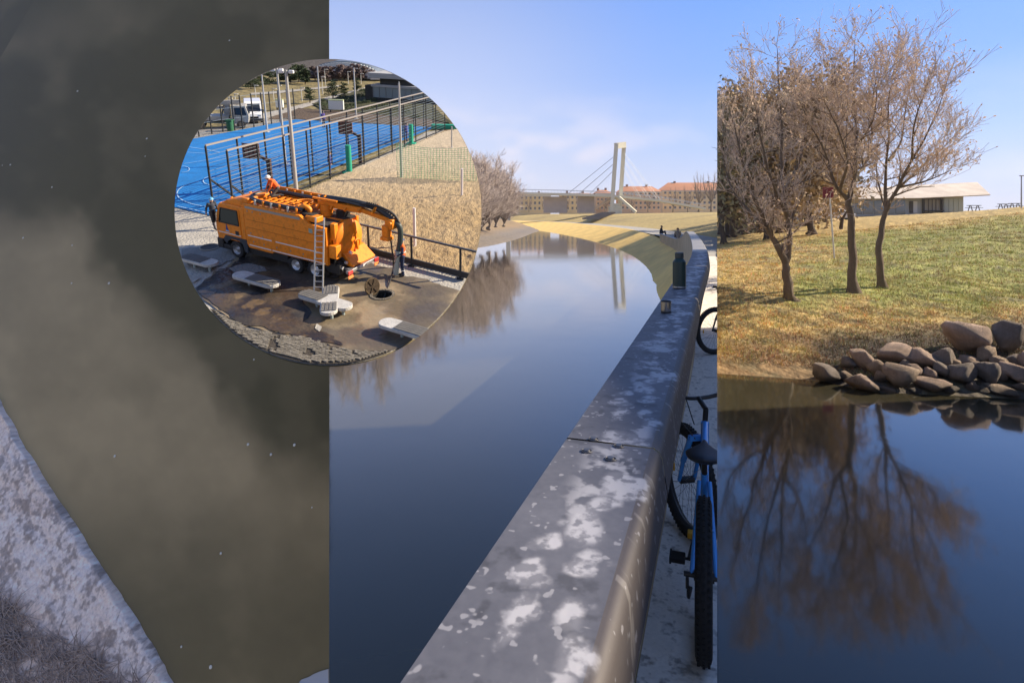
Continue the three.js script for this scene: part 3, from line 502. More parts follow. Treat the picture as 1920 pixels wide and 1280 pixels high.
// ---------- town buildings behind the bridge ----------
function block(label, px0, px1, yTop, yEave, yBase, D, depth, wallC, roofC, floors, bays, group) {
  const X = (px) => (px - 960) / F * D, Y = (py) => EYE + (405 - py) / F * D, x0 = X(px0), x1 = X(px1), y0 = Y(yBase) - 4, y1 = Y(yEave), y2 = Y(yTop), w = x1 - x0;
  const b = thing('apartment_building', label, 'building', group, V((x0 + x1) / 2, y0, -D));
  part(b, 'wall', box(w, y1 - y0, depth, 0, (y1 - y0) / 2, -depth / 2), worn(wallC, 0.85, 0.05));
  const h = y2 - y1, roof = part(b, 'roof', geo([-w / 2 - 0.5, 0, 0.6, w / 2 + 0.5, 0, 0.6, w / 2 - h, h, -depth / 2, -w / 2 + h, h, -depth / 2, -w / 2 - 0.5, 0, -depth - 0.6, w / 2 + 0.5, 0, -depth - 0.6].map((v, i) => v + (i % 3 === 1 ? y1 - y0 + 0.02 : 0)), null, [0, 1, 2, 0, 2, 3, 5, 4, 3, 5, 3, 2, 4, 0, 3, 1, 5, 2]), worn(roofC, 0.8, 0.2));
  for (let i = 0; i < 2; i++) part(roof, 'chimney', box(1.1, 2.6, 1.1, w * (i ? 0.22 : -0.28), y1 - y0 + h * 0.9, -depth / 2), worn([0.32, 0.2, 0.16], 0.9));
  const wm = mat([0.07, 0.08, 0.1], 0.2), fm = mat([0.6, 0.58, 0.52], 0.7), wh = Y(yBase) - y0, fh = (y1 - y0 - wh) / floors;
  for (let f = 0; f < floors; f++) for (let k = 0; k < bays; k++) { const x = -w / 2 + w * (k + 0.5) / bays, y = wh + fh * (f + 0.55), o = part(b, 'window', box(w / bays * 0.42, fh * 0.5, 0.2, x, y, 0.02), wm); part(o, 'sill', box(w / bays * 0.5, 0.25, 0.4, x, y - fh * 0.27, 0.1), fm); }
  part(b, 'cornice', box(w + 0.6, 0.5, 0.5, 0, y1 - y0 - 0.4, 0.3), fm); return b;
}
{
  const g = 'town buildings beyond the footbridge';
  block('long cream apartment building with a bright red tiled roof right of the bridge', 1243, 1372, 341, 357, 394, 330, 14, [0.9, 0.68, 0.38], [0.5, 0.215, 0.11], 4, 14, g);
  block('brownish apartment building with a red roof just behind the bridge pylon', 1164, 1239, 348, 359, 394, 310, 14, [0.74, 0.48, 0.30], [0.5, 0.215, 0.11], 4, 9, g);
  block('small brown building with a red roof left of the bridge pylon', 1118, 1147, 355, 362, 394, 320, 12, [0.7, 0.46, 0.28], [0.5, 0.215, 0.11], 4, 4, g);
  block('low yellowish building under the bridge deck near the left pier', 958, 1032, 362, 366, 396, 300, 12, [0.9, 0.66, 0.32], [0.5, 0.25, 0.18], 3, 9, g);
  block('pale yellow building under the bridge deck between the dark piers', 1052, 1112, 361, 365, 396, 305, 12, [0.88, 0.66, 0.34], [0.5, 0.3, 0.22], 3, 7, g);
  const R = rng(77);
  [[970, 5], [992, 6], [1020, 5], [1064, 6], [1085, 7], [1135, 7], [1185, 7], [1215, 8], [1262, 8], [1290, 9], [1310, 13], [1334, 16]].forEach(([px, H], i) => { const D = 235 + 30 * R(), b = at(px, 397, D); tree('bare_tree', H > 12 ? 'tall thin bare tree before the red roofed building' : 'small bare tree far off before the town buildings', 'tree', H > 12 ? 'tall bare trees by the red roofed building' : 'bare trees before the town buildings', stems(b, H * 1.25, 5, 0.28, R, 0.2), 400 + i, { shoots: 2, len: H * 0.24, lev: 1, kids: 2, wig: 0.5, up: 0.3, from: 0.1 }); });
}
// people on the far promenade
{
  const dk = { top: [0.03, 0.03, 0.04], leg: [0.03, 0.035, 0.06] };
  const SIT = { ...STAND, pelvis: [0, 0.3, -0.1], chest: [0, 0.62, -0.05], neck: [0, 0.8, -0.03], head: [0, 0.92, 0.0], shL: [-0.18, 0.74, -0.04], shR: [0.18, 0.74, -0.04], elL: [-0.25, 0.5, 0.02], elR: [0.25, 0.5, 0.02], wrL: [-0.15, 0.42, 0.25], wrR: [0.15, 0.42, 0.25], hipL: [-0.1, 0.25, -0.08], hipR: [0.1, 0.25, -0.08], knL: [-0.14, 0.5, 0.3], knR: [0.14, 0.5, 0.3], anL: [-0.12, 0.1, 0.42], anR: [0.12, 0.1, 0.42], toeL: [-0.13, 0.05, 0.56], toeR: [0.13, 0.05, 0.56] }, gSit = figure(SIT, dk, 40), g2 = figure(SIT, { top: [0.32, 0.26, 0.2], leg: [0.08, 0.07, 0.07] }, 40), hair = mat([0.03, 0.022, 0.018], 0.8);
  [[1241, 59, gSit, 'person in dark clothes sitting on the far quay edge, further off'], [1292, 33, gSit, 'person in dark clothes sitting on the promenade where the parapet bends'], [1271, 47, g2, 'person in light brown clothes sitting between the two dark figures']].forEach(([px, D, g, l], i) => {
    const p = thing('person', l, 'person', null, V((px - 960) / F * D, WALK, -D)); p.rotation.y = 1.1 + i; part(p, 'body', g, M_CLOTH);
    part(p, 'hair', new THREE.SphereGeometry(0.108, 14, 10, 0, 6.3, 0, 1.5).translate(0, 0.965, -0.015), hair);
  });
}
// ---------- building whose shade lies over the near promenade, out of the picture to the right ----------
{
  const b = thing('waterside_building', 'plain grey building on the right outside the picture, shading the promenade', 'building', null, V(23, 0, 9));
  part(b, 'wall', box(12, 13.2, 43, 0, 6.6, 0), worn([0.42, 0.4, 0.37], 0.9, 0.1)); part(b, 'roof', box(12, 0.3, 43, 0, 13.36, 0), worn([0.2, 0.2, 0.2], 0.9, 0.1));
  for (let i = 0; i < 9; i++) for (let f = 0; f < 3; f++) part(b, 'window', box(0.1, 1.5, 1.8, -6.02, 2.4 + f * 3.3, -17 + i * 4.2), mat([0.05, 0.06, 0.07], 0.15));
}

// ---------- right bank ----------
const bankYW = (px) => px < 1530 ? lerp(700, 712, (px - 1345) / 185) : px < 1640 ? lerp(712, 735, (px - 1530) / 110) : lerp(735, 748, Math.min(1, (px - 1640) / 280));
function bankH(px, D) {
  const u = clamp((px - 1345) / 575, 0, 1.5), Dw = EYE * F / (bankYW(px) - 405), K = [[Dw - 1.5, -0.45], [Dw, 0.0], [lerp(15.3, 14, u), lerp(0.55, 0.75, u)], [18, lerp(1.12, 1.35, u)], [28, lerp(1.5, 2.75, u)], [45, lerp(1.75, 4.15, Math.min(u, 1))], [58, lerp(1.9, 4.3, Math.min(1, u))], [150, lerp(3.2, 5.0, Math.min(u, 1))]];
  let i = 1; while (i < K.length - 1 && K[i][0] < D) i++;
  const t = clamp((D - K[i - 1][0]) / (K[i][0] - K[i - 1][0]), 0, 1), m = (k) => k <= 0 ? 0 : k >= K.length - 1 ? 0 : ((K[k + 1][1] - K[k - 1][1]) / (K[k + 1][0] - K[k - 1][0]));
  const d = K[i][0] - K[i - 1][0], t2 = t * t, t3 = t2 * t;
  return (2 * t3 - 3 * t2 + 1) * K[i - 1][1] + (t3 - 2 * t2 + t) * d * m(i - 1) + (-2 * t3 + 3 * t2) * K[i][1] + (t3 - t2) * d * m(i);
}
const bankAt = (px, D) => V((px - 960) / F * D, bankH(px, D) + 0.22 * sstep(13, 15, D) * (fbm(px * 0.02 * D / 18, D * 1.1, 3, 0, 231) - 0.5), -D);
function onBank(px, py) { for (let D = 10.6; D < 150; D += 0.03) { const p = bankAt(px, D), y = 405 - F * (p.y - EYE) / D; if (y <= py) return p; } return bankAt(px, 150); }
const greenAt = (px, D) => { const n = fbm(px * 0.012, D * 0.35, 5, 0, 241); const u = (px - 1345) / 575; return clamp(sstep(0.18, 0.42, u + (n - 0.5) * 0.55) * sstep(14.6, 16.6, D + (n - 0.5) * 4 + (u < 0.5 ? -1.2 : 0)) * (1 - sstep(30, 40, D + (n - 0.5) * 12)), 0, 1) * (0.55 + 0.6 * fbm(px * 0.03, D * 0.9, 4, 0, 251)); };
const bankCol = (px, D) => {
  const n = fbm(px * 0.02 * D / 16, D * 1.3, 5, 0, 261), w = sstep(15.6, 13.4, D + (n - 0.5) * 3.4);
  let c = mix([0.50, 0.345, 0.12], [0.36, 0.27, 0.10], n); c = mix(c, [0.24, 0.255, 0.06], clamp(greenAt(px, D), 0, 0.9)); c = mix(c, [0.20, 0.125, 0.065], w * 0.85);
  const patch = sstep(0.52, 0.68, fbm(px * 0.03 * D / 16, D * 2.2, 4, 0, 271)) * (1 - sstep(24, 40, D)); const fl = fbm(px * 0.09 * D / 16, D * 5, 3, 0, 281); const st = sstep(1500, 1560, px) * sstep(15.2, 13.8, D); c = mix(c, [0.05, 0.042, 0.033], st * 0.9); return mix(mix(c, [0.15, 0.13, 0.065], patch * 0.6), c.map((x) => x * 1.35), sstep(0.5, 0.75, fl) * 0.7).map((x) => x * (0.75 + 0.5 * fl));
};
{
  const Ds = []; for (let D = 10.2; D < 20; D += 0.11) Ds.push(D); for (let D = 20; D < 150; D *= 1.02) Ds.push(D);
  const pos = [], uv = [], col = [], idx = [], N = 230;
  for (const D of Ds) for (let j = 0; j <= N; j++) { const px = 1345 + j * 3.6, p = bankAt(px, D); pos.push(p.x, p.y, p.z); uv.push(p.x * 0.5, p.z * 0.5); col.push(...bankCol(px, D)); }
  for (let i = 0; i + 1 < Ds.length; i++) for (let j = 0; j < N; j++) { const a = i * (N + 1) + j, b = a + N + 1; idx.push(a, a + 1, b, a + 1, b + 1, b); }
  const n0 = pos.length / 3; Ds.forEach((D, i) => { const p = bankAt(1345, D); pos.push(p.x, p.y, p.z, p.x, -1.5, p.z); uv.push(0, D, 1, D); col.push(0.14, 0.1, 0.06, 0.14, 0.1, 0.06); if (i) { const a = n0 + i * 2; idx.push(a - 2, a - 1, a, a - 1, a + 1, a); } });
  struct('grassy_bank', geo(pos, uv, idx, col), M_VC(0.05, 1), 'sloping bank of dry golden and green grass above the water');
  // tufts of short winter grass
  const R = rng(31), L = [], TUFTS = 16000, one = [], ix = [];
  for (let k = 0; k < 7; k++) { const a = R() * 6.28, x = (R() - 0.5) * 0.16, z = (R() - 0.5) * 0.16, h = 0.025 + 0.04 * R(), l = 0.08 * (R() - 0.3), n = one.length / 3; one.push(x - 0.006 * Math.cos(a), 0, z - 0.006 * Math.sin(a), x + 0.006 * Math.cos(a), 0, z + 0.006 * Math.sin(a), x + Math.sin(a) * l, h, z + Math.cos(a) * l); ix.push(n, n + 1, n + 2); }
  const m = new THREE.InstancedMesh(geo(one, null, ix), mat([1, 1, 1], 0.95), TUFTS), M = new THREE.Matrix4(), c = new THREE.Color();
  for (let k = 0; k < TUFTS; k++) {
    const D = 12.4 + 26 * Math.pow(R(), 1.7), px = 1347 + 600 * R(), p = bankAt(px, D), Dw = EYE * F / (bankYW(px) - 405); const s = (D < Dw + 0.5 ? 0.01 : 0.6 + 0.9 * R()) * (1 + D * 0.012);
    M.compose(p.setY(p.y - 0.01), new THREE.Quaternion().setFromAxisAngle(ZUP, R() * 6.28), V(s, s * (0.7 + 0.8 * R()), s)); m.setMatrixAt(k, M);
    const g = mix(bankCol(px, D), [0.5, 0.37, 0.16], 0.4 * R()).map((x) => x * (0.9 + 0.7 * R())); m.setColorAt(k, c.setRGB(...g));
  }
  m.name = 'short_grass'; m.castShadow = m.receiveShadow = true; scene.add(m); tag(m, 'short dry and green grass covering the right bank', 'grass', null, 'stuff');
}
// boulders at the water's edge
{
  const R = rng(61), M1 = worn([0.70, 0.50, 0.37], 0.9, 1.2, 0.06, { vertexColors: true }), M2 = worn([0.46, 0.37, 0.30], 0.9, 1.2, 0.06, { vertexColors: true }), M3 = worn([0.62, 0.45, 0.31], 0.9, 1.2, 0.06, { vertexColors: true });
  const S = [[1814, 664, 84, 64, 'large rounded pinkish boulder left of the biggest one at the top of the pile'], [1896, 662, 68, 62, 'biggest rounded boulder at the top of the pile'], [1619, 693, 44, 38, 'pointed boulder standing alone behind the flat stone'], [1680, 680, 60, 34, 'flat light topped boulder half way along the top of the pile'], [1556, 716, 54, 32, 'first boulder of the row, light on top, nearest the grass'], [1618, 731, 62, 30, 'smooth pinkish flat stone lying at the water below the pointed boulder'], [1734, 692, 70, 40], [1772, 690, 56, 40], [1690, 724, 62, 42], [1748, 730, 58, 22], [1810, 719, 50, 40], [1788, 694, 28, 22], [1820, 686, 38, 20], [1853, 720, 44, 44], [1874, 694, 36, 26], [1906, 718, 48, 36], [1910, 690, 34, 26], [1876, 737, 60, 18], [1823, 731, 22, 16], [1766, 706, 34, 28], [1849, 680, 44, 34], [1919, 736, 36, 18], [1592, 690, 34, 22], [1645, 700, 38, 26], [1715, 706, 34, 24], [1782, 735, 36, 16], [1842, 738, 30, 14], [1664, 738, 34, 14], [1716, 738, 26, 12], [1655, 716, 30, 22], [1745, 710, 30, 22], [1792, 711, 26, 20], [1832, 702, 32, 24], [1880, 712, 28, 22], [1700, 694, 28, 20], [1588, 712, 24, 16], [1935, 700, 40, 40], [1940, 735, 40, 24], [1858, 706, 26, 18], [1632, 680, 22, 14]];
  S.forEach(([px, yb, w, h, l], i) => {
    let p = onBank(px, Math.min(yb, 733)); const D = -p.z, s = D / F, g = stoneGeo(w * s * 0.98, h * s * 1.04, w * s * (0.85 + 0.3 * R()), 700 + i), SP = g.attributes.position, SC = []; for (let k = 0; k < SP.count; k++) { const wy = EYE + (405 - yb) / F * D + h * s * 0.5 + SP.getY(k), t = sstep(0.1, 0.3, wy + 0.2 * (fbm(SP.getX(k) * 6 + i, SP.getZ(k) * 6, 3) - 0.5)); SC.push(...mix([0.36, 0.36, 0.33], [1, 1, 1], t).map((x) => x * (0.72 + 0.5 * fbm(SP.getX(k) * 5 + i * 3, SP.getY(k) * 5 + SP.getZ(k) * 3, 4)))); } g.setAttribute('color', new THREE.Float32BufferAttribute(SC, 3));
    const q = part(scene, nm('boulder'), g, [M1, M2, M3][i === 0 || i === 5 || i === 2 ? 0 : i % 3]); q.position.set(p.x, EYE + (405 - yb) / F * D + h * s * 0.5, -D); q.rotation.set((R() - 0.5) * 0.16, R() * 6.28, (R() - 0.5) * 0.16);
    q.rotation.y = Math.round(q.rotation.y / Math.PI) * Math.PI;
    tag(q, l ?? 'smaller grey brown boulder in the pile at the water edge', 'boulder', l ? null : 'smaller boulders of the pile at the water edge');
  });
}
// the three trees on the slope: limbs traced in the tree's own plane, turned a little in depth
{
  const leafMat = mat([0.66, 0.48, 0.34], 0.9, { phys: 1, transmission: 0.3 });
  const o = { shoots: 0.85, len: 0.98, lev: 2, kids: 2, wig: 0.75, up: 0.2, along: 0.6, from: 0.2, taper: 0.35, tip: 1.7, thin: 0.0045, side: cutL, leaf: 0.6, leafSize: 0.042, leafMat, bark: worn([0.215, 0.16, 0.11], 0.9, 1.2, 0.012), twig: mat([0.60, 0.47, 0.36], 0.9) };
  const limbs = (D, R, list) => list.map(([pts, r0, r1]) => [pts.map(([x, y, z = 0]) => at(x < 1600 || y > 390 ? x : 1600 + (x - 1600) * 0.9, y < 400 ? 400 - (400 - y) * 0.9 : y, D + z)), r0 * 0.82, r1 * 0.6]);
  const mk = (label, px, py, seed, list, o2 = o) => { const p = onBank(px, py), D = -p.z; tree('bare_tree', label, 'tree', null, limbs(D, rng(seed), list), seed, o2); };
  mk('left tree of the three on the slope, forked low with a leaning limb', 1482, 560, 501, [
    [[[1482, 566], [1478, 525], [1473, 492]], 0.20, 0.16],
    [[[1473, 492], [1455, 455, -0.1], [1436, 425, -0.2], [1420, 380, -0.5], [1395, 300, -0.9], [1372, 200, -1.2]], 0.13, 0.02],
    [[[1473, 492], [1481, 450], [1478, 410], [1470, 350, 0.2], [1467, 260, 0.3], [1462, 160, 0.3], [1458, 60, 0.3]], 0.12, 0.015],
    [[[1436, 425, -0.2], [1400, 390, 0.4], [1368, 330, 0.9], [1352, 240, 1.2]], 0.08, 0.015], [[[1470, 350, 0.2], [1500, 290, 0.9], [1512, 200, 1.2], [1495, 120, 1.5]], 0.06, 0.012], [[[1478, 410], [1450, 340, -0.8], [1425, 230, -1.6], [1412, 120, -1.8]], 0.07, 0.012]], { ...o, shoots: 0.7 });
  mk('middle tree of the three on the slope with a straight trunk', 1601, 548, 502, [
    [[[1601, 552], [1600, 480], [1596, 420], [1592, 372]], 0.17, 0.14],
    [[[1592, 372], [1570, 345, -0.2], [1552, 285, -0.3], [1520, 215, -0.5], [1490, 140, -0.6]], 0.08, 0.012], [[[1592, 372], [1604, 320, 0.2], [1607, 240, 0.3], [1602, 150, 0.4], [1604, 40, 0.4]], 0.10, 0.012],
    [[[1604, 320, 0.2], [1625, 300, 0.7], [1638, 250, 1.0], [1640, 190, 1.3], [1668, 175, 1.5]], 0.06, 0.012], [[[1575, 352, -0.2], [1590, 290, -1.0], [1570, 220, -1.6], [1545, 160, -2]], 0.06, 0.012], [[[1607, 240, 0.3], [1575, 170, 0.6], [1562, 70, 0.8]], 0.045, 0.01], [[[1604, 330, 0.2], [1585, 250, 1.3], [1570, 190, 2.2]], 0.05, 0.01], [[[1607, 260, 0.3], [1640, 210, -0.8], [1650, 140, -1.4]], 0.05, 0.01]]);
  mk('right tree of the three on the slope with a wide spreading crown', 1652, 540, 503, [
    [[[1653, 544], [1650, 490], [1652, 440], [1662, 395]], 0.15, 0.12],
    [[[1662, 395], [1668, 330, 0.2], [1674, 250, 0.3], [1676, 170, 0.3], [1690, 70, 0.4]], 0.075, 0.012], [[[1662, 395], [1692, 350, -0.2], [1722, 290, -0.5], [1762, 220, -0.8], [1795, 130, -1]], 0.085, 0.012],
    [[[1692, 350, -0.2], [1735, 310, 0.6], [1780, 270, 1.2], [1825, 225, 1.5]], 0.06, 0.012], [[[1674, 290, 0.3], [1700, 250, 0.8], [1712, 170, 1.0], [1735, 80, 1.3]], 0.055, 0.01], [[[1662, 395], [1655, 350, 0.8], [1650, 280, 1.4], [1665, 200, 1.8]], 0.05, 0.01], [[[1722, 290, -0.5], [1730, 210, -1.4], [1755, 130, -2]], 0.05, 0.01], [[[1700, 345, -0.2], [1760, 330, -1], [1805, 310, -1.4]], 0.045, 0.01], [[[1676, 210, 0.3], [1640, 170, -0.8], [1655, 95, -1.2]], 0.04, 0.01]]);
}
// the wood behind
{
  const R = rng(91), brown = mat([0.32, 0.23, 0.14], 0.9), dkb = worn([0.12, 0.09, 0.07], 0.95, 0.8), lm = mat([0.42, 0.29, 0.15], 0.9), lm2 = mat([0.27, 0.23, 0.11], 0.9);
  const W = [[1352, 444, 52, 10], [1366, 442, 46, 10.5], [1380, 443, 56, 11], [1398, 440, 48, 11], [1412, 438, 60, 11.5], [1428, 436, 50, 10.5], [1450, 434, 58, 11], [1472, 432, 54, 9.5], [1490, 430, 62, 10], [1512, 428, 56, 8.5], [1533, 424, 60, 8], [1548, 420, 64, 8]];
  [1358, 1374, 1390, 1420, 1440, 1462, 1482, 1503, 1522].forEach((px, i) => W.push([px, 435, 38 + (i % 4) * 7, 8.6 + (i % 3) * 0.9]));
  W.forEach(([px, py, D, H], i) => { const p = bankAt(px, D); tree('bare_tree', 'brown tree of the dense wood behind the three trees', 'tree', 'trees of the dense wood on the bank', stems(p, H, 7, 0.24, R, 0.22), 520 + i, { side: cutL, shoots: 3, len: H * 0.24, lev: 2, kids: 2, wig: 0.7, up: 0.05, from: 0.02, leaf: 1, leafSize: 0.17, leafMat: i % 3 ? lm : lm2, twig: brown, bark: dkb }); });
  const needle = mat([0.10, 0.105, 0.05], 0.9);
  [[1545, 70, 11.5], [1582, 74, 11], [1470, 78, 12], [1405, 76, 12], [1365, 80, 12.5]].forEach(([px, D, H], i) => {
    const Q = rng(540 + i), p = bankAt(px, D), t = thing('pine_tree', i < 2 ? ['dark pine crown showing left of the middle trunk', 'dark pine crown behind the middle trunk'][i] : 'dark pine standing behind the brown wood', 'tree', i < 2 ? null : 'dark pines behind the brown wood', p), L = new Limbs(), pts = [];
    L.seg(V(0, 0, 0), V(0, H * 0.6, 0), 0.2, 0.15, 7); L.seg(V(0, H * 0.6, 0), V(0.2, H, 0), 0.15, 0.04, 6);
    for (let k = 0; k < 34; k++) { const a = Q() * 6.28, y = H * (0.35 + 0.62 * Q()), l = H * 0.24 * (1.2 - y / H) * (0.6 + Q()) + 0.5, e = V(Math.cos(a) * l, y + l * 0.25, Math.sin(a) * l); L.seg(V(0, y, 0), e, 0.05, 0.015, 4); for (let q = 0; q < 130; q++) { const u = 0.35 + 0.65 * Q(); pts.push(V(e.x * u + (Q() - 0.5) * 0.9, y + (e.y - y) * u + (Q() - 0.4) * 0.6, e.z * u + (Q() - 0.5) * 0.9)); } }
    part(t, 'trunk', L.build(), dkb); part(t, 'needles', cutL(leafGeo(pts, 0.13, Q).translate(p.x, p.y, p.z)).translate(-p.x, -p.y, -p.z), needle, null, 'stuff');
  });
  // leaning dead stump and young saplings before the wood
  const sp = onBank(1577, 430), s = thing('dead_stump', 'thin dark leaning dead stump left of the middle trunk', 'stump', null, sp), L = new Limbs(); L.seg(V(0, 0, 0), V(0.1, 0.7, 0), 0.14, 0.11, 8); L.seg(V(0.1, 0.7, 0), V(0.42, 1.25, 0), 0.11, 0.06, 8); L.seg(V(0.1, 0.7, 0), V(-0.15, 1.0, 0.1), 0.05, 0.02, 6); part(s, 'stem', L.build(), dkb);
}
// long low pavilion on the crest
{
  const D = 88, X = (px) => (px - 960) / F * D, Y = (py) => EYE + (405 - py) / F * D, b = thing('pavilion', 'long low modern pavilion with a pale overhanging roof on the crest', 'building', null, V(X(1725), Y(405), -D)), T = (g) => g.translate(-X(1725), -Y(405), D);
  const roof = worn([0.70, 0.60, 0.50], 0.8, 0.15), glass = mat([0.20, 0.24, 0.28], 0.12, { metalness: 0.2 }), gw = mat([0.42, 0.45, 0.46], 0.5), dk = mat([0.05, 0.045, 0.045], 0.5), wh = mat([0.75, 0.75, 0.73], 0.6);
  const fr = [[1470, 375], [1700, 372], [1832, 366]].map(([x, y]) => V(X(x), Y(y), -D + 2.6)), bk = [[1470, 356], [1640, 351], [1833, 341]].map(([x, y]) => { const k = (D + 4.5) / D, p = at(x, y, D + 4.5); return p; }), lo = fr.map((p) => V(p.x, p.y - 0.12, p.z - 0.3)), ed = fr.map((p) => V(p.x, p.y - 0.1, p.z - 14)), bb = bk.map((p) => V(p.x, p.y, p.z - 8)), P = [...fr, ...bk, ...lo, ...ed, ...bb], Qd = (a, c, e, f) => [a, c, e, a, e, f];
  part(b, 'roof', T(geo(P.flatMap((p) => p.toArray()), P.flatMap((p) => [p.x, p.z]), [...Qd(0, 1, 4, 3), ...Qd(1, 2, 5, 4), ...Qd(6, 7, 1, 0), ...Qd(7, 8, 2, 1), ...Qd(9, 10, 7, 6), ...Qd(10, 11, 8, 7), ...Qd(3, 4, 13, 12), ...Qd(4, 5, 14, 13), ...Qd(8, 11, 14, 5), 8, 5, 2, ...Qd(6, 3, 12, 9), 6, 0, 3]).toNonIndexed()), roof);
  part(b, 'wall', T(box(X(1812) - X(1500), 5.2, 9, (X(1812) + X(1500)) / 2, Y(371) - 2.4, -D - 5)), gw);
  for (let i = 0; i < 9; i++) { const x0 = 1520 + i * 20.5; if (x0 > 1700) break; part(b, 'window', T(box(1.42, 2.1, 0.12, X(x0 + 9), Y(388), -D - 0.48)), glass); }
  part(b, 'door', T(box(0.62, 1.75, 0.16, X(1720), Y(388), -D - 0.44)), wh);
  part(b, 'door_frame', T(box(0.5, 1.75, 0.16, X(1713), Y(388), -D - 0.44)), dk);
  const po = part(b, 'porch_opening', T(box(2.7, 2.1, 0.12, X(1752), Y(386), -D - 0.47)), mat([0.34, 0.31, 0.26], 0.6)); for (const px of [1735, 1769]) part(po, 'post', T(box(0.22, 2.3, 0.3, X(px), Y(386), -D - 0.3)), dk); part(po, 'lintel', T(box(2.9, 0.22, 0.3, X(1752), Y(372.5), -D - 0.28)), dk); part(po, 'bench', T(box(2.6, 0.14, 0.5, X(1752), Y(395), -D + 0.1)), dk); for (const px of [1745, 1752, 1759]) part(po, 'mullion', T(box(0.06, 2, 0.14, X(px), Y(386), -D - 0.4)), dk);
  for (let i = 0; i < 4; i++) part(b, 'glass_panel', T(box(0.66, 2.3, 0.1, X(1779 + i * 9), Y(386), -D - 0.46)), mat([0.36, 0.42, 0.40], 0.2));
  // tables on the crest
  const wood = worn([0.10, 0.085, 0.075], 0.8), table = (label, px, py, w) => { const p = bankAt(px, 84), t = thing('picnic_table', label, 'table', null, p); part(t, 'tabletop', box(w, 0.08, 0.8, 0, 0.78, 0), wood); for (const s of [-1, 1]) { part(t, 'leg', [bar(V(s * w * 0.35, 0, 0.4), V(s * w * 0.35, 0.75, 0.1), 0.08, 0.08), bar(V(s * w * 0.35, 0, -0.4), V(s * w * 0.35, 0.75, -0.1), 0.08, 0.08)], wood); part(t, 'bench_board', box(w * 0.95, 0.06, 0.25, 0, 0.45, s * 0.62), wood); } };
  table('dark picnic table on the crest beside the pavilion', 1827, 385, 1.5); table('dark picnic table at the right end of the crest', 1904, 384, 1.2); table('dark picnic table second from the right on the crest', 1882, 385, 1.1);
  const lp = onBank(1916, 390), l = thing('street_lamp', 'thin grey lamp post on the crest at the right edge', 'lamp post', null, lp), gm = mat([0.35, 0.36, 0.38], 0.5, { metalness: 0.5 }); part(l, 'post', rod(V(0, 0, 0), V(0, 2.3, 0), 0.05, 0.035, 8), gm); part(l, 'lamp_head', box(0.5, 0.07, 0.16, 0.15, 2.33, 0, 0.02), gm);
  const wp = bankAt(1562, 70), v = thing('parked_car', 'white parked car half hidden behind the wood', 'car', null, wp), pw = mat([0.7, 0.7, 0.72], 0.3, { phys: 1, clearcoat: 0.8 });
  part(v, 'body', extr([[-2.1, 0.35], [2.1, 0.35], [2.15, 0.75], [1.3, 0.9], [0.7, 1.4], [-1.1, 1.45], [-1.9, 0.95], [-2.15, 0.8]], 1.6, 0.06).translate(0, 0, -0.8), pw); part(v, 'side_window', extr([[-1.5, 0.95], [1.05, 0.95], [0.62, 1.32], [-1.0, 1.34]], 1.76).translate(0, 0, -0.88), mat([0.03, 0.04, 0.05], 0.1));
  for (const x of [-1.3, 1.3]) for (const z of [-0.75, 0.75]) part(v, 'wheel', new THREE.CylinderGeometry(0.32, 0.32, 0.2, 18).rotateX(Math.PI / 2).translate(x, 0.32, z), mat([0.02, 0.02, 0.02], 0.8));
}
// red sign on its pale post
{
  const p = onBank(1565, 484), D = -p.z, h = (484 - 352) / F * D, s = thing('sign_post', 'red square sign on a thin pale post on the slope', 'sign', null, p);
  part(s, 'post', rod(V(0, 0, 0), V(-10 / F * D, h, 0), 0.032, 0.032, 8), mat([0.5, 0.48, 0.45], 0.5)); part(s, 'sign_board', box(20 / F * D, 20 / F * D, 0.03, -13 / F * D, h - 0.2, 0.05, 0.01), mat([0.22, 0.03, 0.035], 0.6));
}

// ---------- the round scene: a disc-shaped tilted model of a sports ground with a sewer cleaning lorry, at one thirteenth size ----------
const IN = V(0.03, 0.951, 0.309).normalize(), IF = V(0, 0, -1).addScaledVector(IN, IN.z).normalize(), IR = IF.clone().cross(IN), HC = 10.5, IS = 1 / 13;
const IM = new THREE.Matrix4().makeBasis(IR, IN, IF.clone().negate()).scale(V(IS, IS, IS)).setPosition(V(0, EYE, 0).addScaledVector(IN, -HC * IS));
const CX = 615, CY = 399, CR = 288;
const ray = (px, py) => V((px - 960) / F, (405 - py) / F, -1);
function G(px, py, h = 0) { const d = ray(px, py), p = d.multiplyScalar(-(HC - h) / d.dot(IN)); return V(p.dot(IR), h, -p.dot(IF)); }
function heightTo(px, py, yTop) { const d = ray(px, py), p = d.multiplyScalar(-HC / d.dot(IN)), v = (405 - yTop) / F; return (v * -p.z - p.y) / (IN.y + v * IN.z); }
const insThing = (name, label, cat, group, X, Z, yaw = 0, s = 1, Y = 0) => { const o = thing(name, label, cat, group); o.applyMatrix4(new THREE.Matrix4().compose(V(X, Y, Z), new THREE.Quaternion().setFromAxisAngle(ZUP, yaw), V(s, s, s)).premultiply(IM)); return o; };
const insWhole = (name, g, m, label, cat, group, kind) => { const o = whole(name, g, m, label, cat, group, kind); o.applyMatrix4(IM); return o; };
